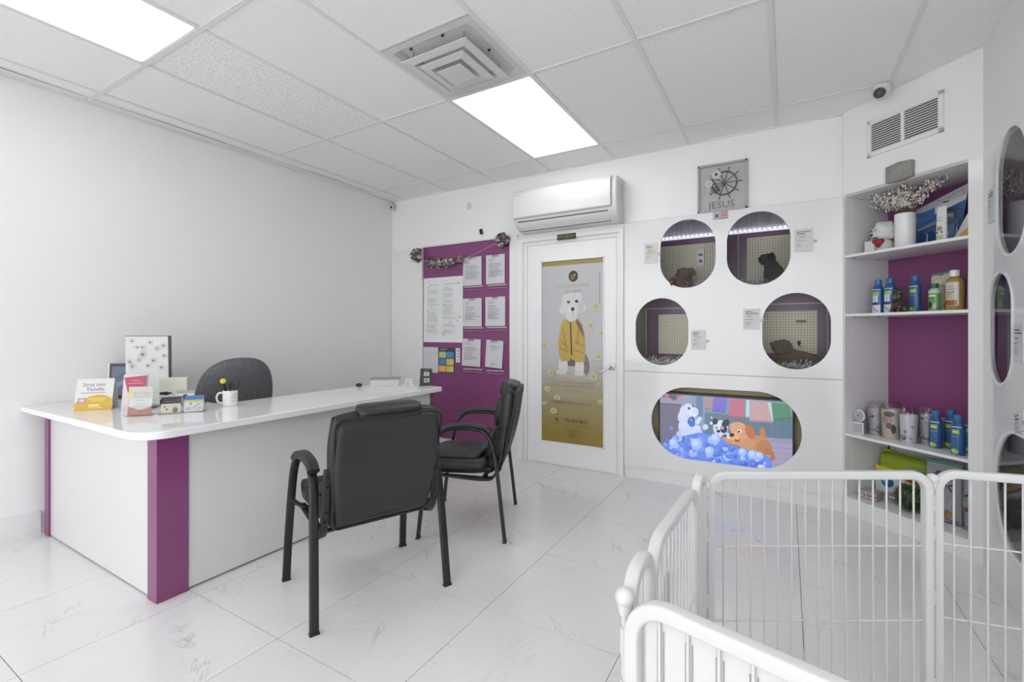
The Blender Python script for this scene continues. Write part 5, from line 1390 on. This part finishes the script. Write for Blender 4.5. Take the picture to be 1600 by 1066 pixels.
p = P(); p.ell(.0, .085, .014, .014, (160, 140, 80)); p.ell(-.011, .062, .005, .006, (90, 90, 80)); p.ell(.011, .062, .005, .006, (90, 90, 80)); p.rect(-.015, .02, .015, .045, (170, 190, 140)); p.rect(-.014, .13, .014, .134, (150, 152, 156)); p.rect(-.012, .15, .012, .153, (160, 160, 162))
p.put('print', t, loc=(0, -.0195, 0))
t = sh_thing('treat_bag', 'yellow and white treat bag at the right end of the top shelf', 'bag', .635, .21, Z1)
bg_ = M().cushion(.20, .24, .05, 12, 6, .5, .1).xform(Matrix.Translation((0, 0, .122)) @ Matrix.Rotation(.35, 4, 'Y')) if False else M().prism([(-.125, 0), (.07, 0), (.07, .215), (.015, .225), (-.045, .15), (-.085, .07)], -.02, .02)
obj('pouch', bg_, mat('pouch_white', (.66, .66, .68), .4), t, bevel=.008)
p = P(); p.pl([(-.115, .003), (.068, .003), (.068, .135), (.03, .12), (-.02, .09), (-.06, .055), (-.09, .03)], (196, 164, 72)); p.line(-.10, .02, -.02, .035, .010, (206, 140, 70)); p.rect(.0, .155, .06, .16, (150, 150, 160)); p.rect(.0, .17, .06, .175, (150, 150, 160)); p.line(-.115, .004, -.02, .10, .005, (206, 206, 200))
p.put('print', t, loc=(0, -.0205, 0))

# --- bottles
m_blue = mat('bottle_blue', (.018, .085, .25), .3); m_cap = mat('bottle_cap_blue', (.03, .17, .40), .35)
def spray_bottle(label, s, tt, z, hgt=.225, r_=.033, style=0, group=None, rz=0):
    t = sh_thing('shampoo_bottle', label, 'bottle', s, tt, z, rz, group)
    h = hgt
    obj('bottle', M().lathe([(.002, 0), (r_*.96, 0), (r_, .005), (r_, h*.68), (r_*.97, h*.72), (r_*.80, h*.78), (r_*.56, h*.83), (r_*.54, h*.85)], 24, sy=.78), m_blue if style < 2 else mat('bottle_navy', (.02, .10, .27), .3), t, smooth=50)
    obj('cap', M().lathe([(r_*.58, h*.845), (r_*.60, h*.85), (r_*.57, h*.99), (r_*.45, h), (.001, h)], 20, sy=.9), m_cap, t, smooth=50)
    p = P(step=.005)
    if style == 0:
        p.rect(-.030, h*.69, .030, h*.715, (190, 200, 214)); p.rect(-.016, h*.52, .020, h*.64, (140, 186, 80)); p.rect(-.012, h*.56, .016, h*.60, (196, 208, 150))
        for i in range(4): p.line(-.012+i*.009, h*.16, -.012+i*.009, h*.44, .0025, (110, 150, 200))
        p.rect(-.018, h*.46, .02, h*.475, (170, 200, 226)); p.ell(-.002, h*.09, .020, h*.07, (140, 176, 84)); p.ell(-.008, h*.10, .009, h*.04, (180, 206, 160))
    else:
        p.rect(-.030, h*.69, .030, h*.71, (196, 206, 218)); p.rect(-.022, h*.52, .022, h*.64, (140, 180, 100)); p.rect(-.018, h*.33, .016, h*.52, (206, 212, 220)); p.rect(-.002, h*.33, .002, h*.50, (70, 110, 170))
        p.rect(-.031, h*.0+.002, .031, h*.25, (196, 196, 206)); p.rect(-.031, h*.25, .031, h*.31, (40, 44, 110))
        for i in range(8): p.rect(-.026+(i*.37 % 1)*.045, h*(.04+.16*((i*.61) % 1)), -.018+(i*.37 % 1)*.045, h*(.06+.16*((i*.61) % 1)), (100, 100, 130))
    for i, v in enumerate(p.v):
        x, y, zz = v; a = x/r_; a = max(-1.5, min(1.5, a)); p.v[i] = ((r_+.0006)*math.sin(a), -(r_*.78+.0008)*math.cos(a)+y*.6, zz)
    p.put('label_print', t, m_printg)
    return t
spray_bottle('blue shampoo bottle, leftmost on the second shelf', .140, .13, Z2, .225, .034, 1)
spray_bottle('blue shampoo bottle, second from left on the second shelf', .215, .13, Z2, .228, .034, 1)
spray_bottle('blue shampoo bottle behind the brown figurine', .318, .20, Z2, .235, .034, 0)
t = sh_thing('brown_dog_figurine', 'small dark brown sitting dog figurine among blue bottles', 'figurine', .294, .10, Z2)
fz = M(); br = (.075, .050, .038)
fz.ball((0, 0, .045), .036, 14, br, sy=.9, sz=1.25, disp=.2); fz.ball((0, -.012, .100), .026, 12, br, disp=.2); fz.ball((0, -.036, .094), .015, 10, (.13, .09, .07)); fz.ball((0, 0, .128), .020, 10, (.05, .035, .03))
for sx_ in (-1, 1): fz.cyl((sx_*.018, -.022, .07), (sx_*.020, -.034, .008), .012, .010, 8, br); fz.ball((sx_*.020, -.038, .008), .012, 8, br); fz.cyl((sx_*.018, -.0, .125), (sx_*.022, -.002, .158), .011, .002, 6, br); fz.ball((sx_*.03, .0, .02), .022, 8, br)
fz.ball((0, -.030, .07), .016, 8, (.02, .02, .02), sx=1.4, sz=.5)
obj('figure', fz, vcol_mat('glazed_brown', .25), t, smooth='all')
t = sh_thing('hang_card', 'cream hanging card package with a brown bottle picture on the second shelf', 'package', .422, .255, Z2, 0)
obj('card', M().prism([(-.060, 0), (.052, 0), (.058, .248), (-.046, .238)], 0, .004), mat('cream_pack', (.52, .48, .36), .5), t)
p = P(); p.pl([(-.047, .225), (.057, .236), (.058, .248), (-.046, .238)], (96, 110, 112)); p.rect(-.005, .226, .018, .231, (50, 50, 54)); p.pl([(-.056, .005), (.048, .005), (.05, .04), (-.055, .07)], (182, 184, 186)); p.ell(.032, .145, .014, .02, (150, 130, 110)); p.rect(.02, .07, .044, .135, (168, 110, 54)); p.ell(.035, .035, .014, .03, (50, 56, 90)); p.rect(-.03, .165, .012, .20, (206, 196, 160))
p.put('print', t, loc=(0, -.0005, 0)); obj('blister', M().cushion(.07, .14, .04, 8, 4, .5, .2).xform(Matrix.Translation((.015, -.014, .10))), m_wrap, t, smooth='all')
t = sh_thing('green_bottle', 'small green shampoo bottle with a dark green cap', 'bottle', .457, .15, Z2)
obj('bottle', M().lathe([(.002, 0), (.028, 0), (.030, .006), (.030, .115), (.026, .130), (.018, .140), (.017, .15)], 22, sy=.8), mat('bottle_green', (.16, .34, .10), .3), t, smooth=50)
obj('collar', M().lathe([(.0305, .11), (.0305, .124), (.019, .14), (.015, .141)], 22, sy=.8), mat('pale_green', (.5, .6, .5), .4), t, smooth=50)
obj('cap', M().lathe([(.019, .142), (.019, .168), (.001, .170)], 18), mat('cap_green', (.02, .12, .05), .4), t, smooth=50)
p = P(step=.005); p.ell(-.008, .04, .012, .02, (46, 50, 46)); p.ell(.012, .03, .010, .018, (170, 180, 160)); p.rect(-.02, .09, .02, .10, (206, 214, 190)); p.rect(-.02, .075, .012, .082, (80, 130, 70))
for i, v in enumerate(p.v): x, y, zz = v; a = x/.03; p.v[i] = (.030*math.sin(a), -.0246*math.cos(a)+y*.6, zz)
p.put('label_print', t, m_printg)
t = sh_thing('amber_bottle', 'amber shampoo bottle with a white cap and cream label', 'bottle', .560, .15, Z2)
obj('bottle', M().lathe([(.002, 0), (.040, 0), (.043, .006), (.043, .155), (.040, .175), (.030, .190), (.020, .197), (.018, .205)], 26, sy=.8), mat('amber_liquid', (.36, .24, .05), .2), t, smooth=50)
obj('cap', M().lathe([(.022, .200), (.022, .235), (.018, .238), (.001, .238)], 20), m_ceramic, t, smooth=50)
p = P(step=.005); p.rect(-.038, .03, .04, .165, (196, 190, 178)); p.rect(-.038, .032, .03, .062, (150, 90, 50)); p.text('oatmeal', -.006, .120, .018, (110, 84, 84)); p.text('HONEY', -.006, .135, .012, (120, 70, 90)); p.rect(-.03, .105, .02, .110, (120, 90, 90)); p.ell(-.012, .078, .018, .010, (200, 176, 100)); p.rect(-.03, .092, .01, .096, (140, 110, 100))
for i, v in enumerate(p.v): x, y, zz = v; a = x/.043; p.v[i] = (.0433*math.sin(a), -.0349*math.cos(a)+y*.6, zz)
p.put('label_print', t, m_printg)
t = sh_thing('hang_card', 'cream hanging card package at the right end behind the amber bottle', 'package', .605, .27, Z2)
obj('card', M().prism([(-.06, 0), (.06, 0), (.06, .25), (-.05, .245)], 0, .004), MATS['cream_pack'], t)
p = P(); p.pl([(-.05, .232), (.06, .238), (.06, .25), (-.05, .245)], (96, 110, 112)); p.rect(-.01, .01, .05, .08, (60, 60, 80)); p.ell(.02, .16, .02, .025, (170, 130, 90)); p.put('print', t, loc=(0, -.0005, 0))

# --- third shelf: wrapped cups
def wrapped_cup(label, s, tt, r_, h, kind, rz=0):
    t = sh_thing('wrapped_tumbler', label, 'tumbler', s, tt, Z3, rz)
    base = {0: (.38, .37, .40), 1: (.50, .47, .42), 2: (.62, .62, .68), 3: (.40, .40, .42)}[kind]
    obj('tumbler', M().lathe([(.002, 0), (r_*.85, 0), (r_, h*.95), (r_*.96, h), (r_*.9, h), (r_*.8, .01), (.002, .01)], 22), mat('tumbler_%d' % kind, base, .4), t, smooth=40)
    rr = random.Random(kind+5); p = P(k=.8, step=.006)
    if kind == 2:
        for i in range(10): p.paw(rr.uniform(-.05, .05), rr.uniform(.02, h-.02), rr.uniform(.008, .013), rr.choice(((120, 70, 110), (90, 90, 100), (150, 110, 140))))
        p.paw(.0, .035, .024, (110, 90, 110))
    elif kind == 1:
        p.ell(.01, h*.68, .030, .035, (160, 120, 120)); p.ell(.02, h*.45, .02, .02, (90, 70, 70)); p.pl([(-.05, .02), (-.035, .02), (-.03, h-.02), (-.05, h-.02)], (190, 180, 130)); p.line(-.04, .03, .03, .012, .012, (190, 176, 120)); p.ell(.04, h*.35, .014, .03, (40, 40, 44)); p.ell(.02, h*.85, .03, .018, (60, 60, 56))
    else:
        for i in range(26): a = rr.uniform(-.05, .05); b = rr.uniform(.01, h-.01); p.ell(a, b, rr.uniform(.003, .010), rr.uniform(.004, .010), rr.choice(((50, 50, 56), (90, 90, 100), (170, 170, 180), (130, 110, 120))), 7)
        p.text('Love', 0, .03, .035, (50, 50, 56))
    for i, v in enumerate(p.v):
        x, y, zz = v; R2 = r_*(.85+.15*zz/h)+.0008; a = max(-1.5, min(1.5, x/R2)); p.v[i] = (R2*math.sin(a), -R2*math.cos(a)+y*.5, zz)
    p.put('print', t)
    wv = M(); nn = 26; prof = [(1.06, .0), (1.10, .02), (1.14, h*.5), (1.16, h*.95), (1.02, h+.02), (.75, h+.045)]
    for k, (q, z) in enumerate(prof):
        for i in range(nn):
            a = 2*PI*i/nn; w = r_*q*(1+.07*noise.noise(Vector((math.cos(a)*4, math.sin(a)*4, z*30+kind*9))))
            wv.v.append((w*math.cos(a), w*math.sin(a), z+(.012*noise.noise(Vector((a*3, kind, 1))) if k > 3 else 0)))
    for k in range(len(prof)-1):
        for i in range(nn): wv.f.append((k*nn+i, k*nn+(i+1) % nn, (k+1)*nn+(i+1) % nn, (k+1)*nn+i)); wv.c.append((.8, .8, .8))
    obj('plastic_wrap', wv, m_wrap, t)
    return t
t = sh_thing('gift_tag', 'round and square white gift tags at the left end of the third shelf', 'gift tag', .055, .07, Z3)
obj('round_tag', M().cyl((.006, -.004, .125), (.006, .0, .125), .040, n=28), m_paperw, t, smooth=40)
obj('square_tag', B(-.040, -.010, 0, .040, -.004, .080), m_paperw, t, bevel=.003)
p = P(); p.rect(-.030, .012, .030, .068, (150, 150, 158)); p.rect(-.026, .016, .026, .064, (172, 172, 178))
for i in range(12): a = 2*PI*i/12; p.ell(.006+.027*math.cos(a), .125+.027*math.sin(a), .005, .005, (120, 116, 150) if i % 2 else (84, 84, 96), 8)
p.ell(.006, .125, .014, .014, (140, 140, 160)); p.put('print', t, loc=(0, -.0102, 0))
wrapped_cup('patterned grey wrapped tumbler next to the gift tags', .103, .16, .048, .178, 0)
wrapped_cup('wrapped tumbler with a dog picture and cream ribbon', .212, .15, .056, .190, 1)
wrapped_cup('wrapped white tumbler covered in paw prints', .335, .12, .046, .175, 2)
wrapped_cup('dark patterned wrapped tumbler beside the blue bottles', .392, .19, .038, .185, 3)
tag(obj('cream_carton', B(-.025, -.02, 0, .03, .03, .16), mat('carton_cream', (.5, .48, .38), .6), loc=at(.425, .275, Z3), rot=(0, 0, ANG), bevel=.001), 'thin cream carton half hidden behind the blue bottles', 'box')
spray_bottle('blue shampoo bottle, front left of the group on the third shelf', .472, .14, Z3, .222, .033, 0)
spray_bottle('blue shampoo bottle, at the back of the group on the third shelf', .502, .217, Z3, .228, .033, 0)
spray_bottle('blue shampoo bottle, frontmost of the group on the third shelf', .618, .08, Z3, .225, .033, 0)
spray_bottle('blue shampoo bottle, rightmost against the stile on the third shelf', .622, .19, Z3, .225, .033, 0)

# --- bottom shelf
t = sh_thing('food_bag', 'green and blue pet food bag lying at the back of the bottom shelf', 'bag', .235, .31, Z0)
def bag_bend(v): return Vector((v.x, v.y, v.z))
obj('bag_body', M().cushion(.42, .31, .11, 16, 8, .5, .06).xform(Matrix.Translation((0, 0, .150))), mat('bag_green', alb((140, 160, 40), .95), .35), t, smooth='all', merge=True)
obj('bag_seam', M().prism([(-.20, .285), (-.19, .325), (-.10, .305), (.02, .312), (.20, .285), (.20, .27), (-.20, .27)], -.004, .004), MATS['bag_green'], t)
p = P(); 
p.pl([(-.20, .13), (-.1, .155), (.02, .135), (.12, .12), (.2, .12), (.2, .0), (-.2, .0)], (196, 202, 208)); p.pl([(-.20, .15), (-.10, .175), (.02, .155), (.2, .13), (.2, .12), (.02, .14), (-.10, .16), (-.20, .137)], (150, 60, 40))
p.pl([(-.20, .20), (-.05, .195), (.2, .17), (.2, .135), (.02, .158), (-.1, .178), (-.2, .155)], (206, 190, 60)); p.ell(-.12, .10, .042, .036, (50, 90, 140)); p.ell(-.135, .105, .024, .02, (100, 150, 180)); p.ell(.02, .09, .035, .030, (60, 100, 160)); p.ell(.02, .09, .022, .018, (170, 196, 210)); p.ell(-.03, .11, .015, .012, (160, 70, 60))
p.rect(.00, .185, .10, .235, (120, 150, 130)); p.text('15 kg', .05, .197, .030, (206, 214, 214)); 
p.put('print', t, m_printg, loc=(0, -.0615, .008))
def tin(label, s, tt, z, w, h, seed):
    t = sh_thing('treat_tin', label, 'tin', s, tt, z, .2)
    obj('tin_body', M().prism(rrect(-w, 0, w, h, .008), -.045, .045), mat('tin_grey_pink', (.36, .31, .33), .35), t, bevel=.003)
    p = P(k=.55); p.rect(-w, h*.45, w, h*.55, (50, 46, 50)); rr = random.Random(seed)
    for i in range(10): p.ell(rr.uniform(-w*.9, w*.9), rr.uniform(h*.1, h*.9), .006, .005, rr.choice(((170, 150, 160), (110, 96, 110), (190, 180, 186))), 8)
    p.put('print', t, loc=(0, -.0453, 0)); return t
tin('grey and pink treat tin at the front of the bottom shelf', .098, .12, Z0, .058, .058, 1)
tin('second grey treat tin behind the first on the bottom shelf', .185, .22, Z0, .055, .045, 2)
tag(obj('flat_packet', M().prism([(-.055, .0), (.055, .0), (.050, .012), (-.055, .016)], -.05, .05), mat('packet_grey', (.34, .32, .33), .5), loc=at(.045, .20, Z0), rot=(0, 0, ANG+.3)), 'flat grey packet left of the treat tins on the bottom shelf', 'packet')
t = sh_thing('topiary_ball', 'round green boxwood topiary ball on the bottom shelf', 'artificial plant', .335, .13, Z0)
r = random.Random(31); lv = M(); R_ = .088
lv.ball((0, 0, R_), R_*.86, 16, (.01, .02, .008))
gc = ((.035, .085, .022), (.06, .13, .03), (.10, .17, .04), (.02, .045, .015), (.16, .20, .07))
for i in range(1500):
    z = r.uniform(-1, 1); a = r.uniform(0, 2*PI); q = math.sqrt(1-z*z); d = Vector((q*math.cos(a), q*math.sin(a), z)); rad = R_*r.uniform(.84, 1.04)
    o = d.orthogonal().normalized(); o.rotate(Matrix.Rotation(r.uniform(0, 6.28), 3, d)); u = (o+d*r.uniform(-.2, .9)).normalized(); s_ = u.cross(d).normalized(); l = r.uniform(.007, .012)
    c = Vector((0, 0, R_))+d*rad
    if c.z < .004: c.z = .004
    lv.add([c, c+u*l*.5+s_*l*.32, c+u*l, c+u*l*.5-s_*l*.32], [(0, 1, 2, 3)], r.choice(gc))
obj('foliage', lv, vcol_mat('boxwood_leaf', .45), t, kind='stuff')
def zip_bag(label, s, tt, w, h, seed, rz=0, green=True):
    t = sh_thing('treat_pouch', label, 'pouch', s, tt, Z0, rz)
    obj('pouch', M().cushion(w, h, .045, 12, 8, .5, .04).xform(Matrix.Translation((0, 0, h/2))), mat('pouch_silver', (.40, .41, .43), .28), t, smooth='all', merge=True)
    p = P(); 
    if green: p.rect(-w/2+.003, h-.024, w/2-.003, h-.006, (60, 130, 104))
    p.rect(-w/2+.01, .01, w/2-.01, h-.03, (168, 170, 176))
    if green:
        for a, b, c_ in ((-.03, .27, (100, 92, 84)), (-.015, .285, (60, 54, 50)), (.005, .275, (150, 140, 130)), (-.045, .255, (52, 46, 44)), (.02, .262, (120, 110, 100)), (-.035, .235, (90, 84, 80))): p.ell(a, b, .026, .016, c_, 12)
    rr = random.Random(seed)
    for q in ((-.04, .19, .01, .225), (.01, .225, .04, .19), (.0, .19, -.02, .14), (.01, .21, .05, .235)): p.line(*q, .009, (44, 46, 76))
    for i in range(6): a = rr.uniform(-w*.35, w*.35); b = rr.uniform(.08, .22); p.line(a, b, a+rr.uniform(-.03, .03), b+rr.uniform(.03, .06), .004, (206, 208, 214))
    p.rect(-w/2+.012, .105, -w/2+.045, .130, (160, 40, 50)); p.ell(.015, .055, .030, .022, (160, 120, 50)); p.ell(.03, .048, .018, .015, (190, 150, 70))
    p.rect(-w/2+.012, .02, w/2-.012, .026, (110, 112, 118))
    if not green: p.rect(-w/2+.03, .03, w/2-.01, .08, (60, 140, 100))
    p.put('print', t, m_printg, loc=(0, -.0235, 0))
    obj('clear_sleeve', M().box(-w/2, -.030, .0, w/2, -.0295, h-.03), m_wrap, t)
    return t
zip_bag('silver treat pouch with a green top strip on the bottom shelf', .505, .17, .185, .365, 3, .1)
zip_bag('second silver treat pouch against the right side of the bottom shelf', .655, .16, .10, .335, 5, .0, green=False)

# ================================================================= PUPPY PLAYPEN
PT = .8
def pen_panel(par, p0, p1, zt=PT, r_=.0125, rad=.075, nw=15, hz=(.10, .40, .62), name='frame_tube', hor=True, skip_wires=False, wr_=.0028, top_wire=0):
    p0 = Vector((*p0, 0)); p1 = Vector((*p1, 0)); L_ = (p1-p0).length; d = (p1-p0)/L_
    nrm = Vector((-d.y, d.x, 0))
    def W(x, z): return p0+d*x+Vector((0, 0, z))
    path = [W(0, .02)]
    rad = min(rad, L_/2-.001)
    for i in range(9): a = PI-PI/2*i/8; path.append(W(rad+rad*math.cos(a), zt-rad+rad*math.sin(a)))
    for i in range(9): a = PI/2-PI/2*i/8; path.append(W(L_-rad+rad*math.cos(a), zt-rad+rad*math.sin(a)))
    path.append(W(L_, .02))
    obj(name, M().sweep(path, rrect(-r_, -r_, r_, r_, .005, 3), nrm), m_penwhite, par, smooth=40)
    obj('bottom_rail', M().sweep([W(0, .05), W(L_, .05)], rrect(-r_*.8, -r_*.8, r_*.8, r_*.8, .004, 2)), m_penwhite, par, smooth=40)
    if skip_wires: return d, W, L_
    wm = M().cyl((0, 0, .05), (0, 0, 1), wr_, n=8)
    cache = {}
    for i in range(nw):
        x = L_*(i+1)/(nw+1); e = min(x, L_-x)
        top = zt-.004 if e >= rad else zt-rad+math.sqrt(max(0, rad**2-(rad-e)**2))-.004
        key = round(top, 3)
        if key not in cache: cache[key] = M().cyl((0, 0, .05), (0, 0, key), wr_, n=8).mesh('wire', m_penwhite, 60)
        obj('wire', cache[key], parent=par, loc=W(x, 0))
    if hor:
        for z in hz: obj('cross_wire', M().cyl(W(.005, z)+nrm*.004, W(L_-.005, z)+nrm*.004, wr_, n=8), m_penwhite, par, smooth=60)
    return d, W, L_
pen = thing('puppy_playpen', 'white metal folding puppy playpen in the right foreground', 'playpen')
A0 = (-.203, 1.541); A1 = (.372, 1.882)
def sub(name, lab=None):
    o = bpy.data.objects.new(name, None); COL.objects.link(o); o.parent = pen; o.empty_display_size = .05
    if lab: o['label'] = lab
    return o
g1 = sub('pen_panel'); pen_panel(g1, A0, A1, nw=15, hz=(.13, .35, .58), rad=.05)
g2 = sub('pen_panel'); e2 = Vector((.405, 1.926)); d2 = Vector((.203, .044)).normalized(); pen_panel(g2, tuple(e2), tuple(e2+d2*.66), nw=15, hz=(.13, .35, .58), rad=.05)
# gate panel: two narrow arches with the gate leaf between them
g3 = sub('gate_panel', 'narrow fixed side arch, gate leaf and second side arch')
pen_panel(g3, (-.222, 1.515), (-.228, 1.455), nw=0, rad=.030, hor=False, name='side_arch')
pen_panel(g3, (-.230, 1.425), (-.243, .985), zt=.79, rad=.07, nw=11, hz=(.20, .48), name='gate_frame')
pen_panel(g3, (-.243, .955), (-.240, .815), nw=2, rad=.055, hor=False, name='side_arch')
lt = obj('gate_latch', M().box(-.252, 1.085, .60, -.240, 1.125, .68).box(-.258, 1.07, .625, -.246, 1.14, .645), m_penwhite, g3, bevel=.002)
# near panel backed with a white board
g4 = sub('pen_panel', 'nearest pen panel backed by a white board')
N0 = (-.218, .764); nd = Vector((.253, -.064)).normalized(); N1 = (N0[0]+nd.x*.69, N0[1]+nd.y*.69)
d_, W_, L4 = pen_panel(g4, N0, N1, nw=14, hor=False, rad=.06, wr_=.0026)
nr = Vector((-d_.y, d_.x, 0))
pth = [W_(.02, .06), W_(L4-.02, .06), W_(L4-.02, PT-.035), W_(L4-.05, PT-.008), W_(.05, PT-.008), W_(.02, PT-.035)]
bm_ = M(); n = len(pth); bm_.add([p+nr*.005 for p in pth]+[p+nr*.008 for p in pth], [tuple(range(n)), tuple(range(2*n-1, n-1, -1))]+[(i, n+i, n+(i+1) % n, (i+1) % n) for i in range(n)])
obj('backing_board', bm_, m_penwhite, g4)
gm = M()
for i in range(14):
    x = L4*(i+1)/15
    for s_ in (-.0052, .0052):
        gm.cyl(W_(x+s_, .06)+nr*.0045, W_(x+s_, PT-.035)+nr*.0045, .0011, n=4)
obj('wire_shade_line', gm, mat('wire_shade_grey', (.30, .30, .30), .7), g4, kind='stuff')  # dark lines either side of each wire, painted shade on the board
# hinge pins with ball tops
def hinge(x, y, zt=.79):
    h = obj('hinge_pin', M().cyl((x, y, .04), (x, y, zt-.012), .0045, n=8), m_penwhite, pen, smooth=60)
    obj('ball_top', M().ball((x, y, zt-.006), .0165, 16).cyl((x, y, zt-.035), (x, y, zt-.015), .010, .0125, 12), m_penwhite, h, smooth=60)
    for z in (.15, .42, .62, .71):
        obj('hinge_sleeve', M().cyl((x, y, z-.022), (x, y, z+.022), .0082, n=10), m_penwhite, h, smooth=60)
hinge(.389, 1.905); hinge(-.240, .788); hinge(-.213, 1.527, .775)
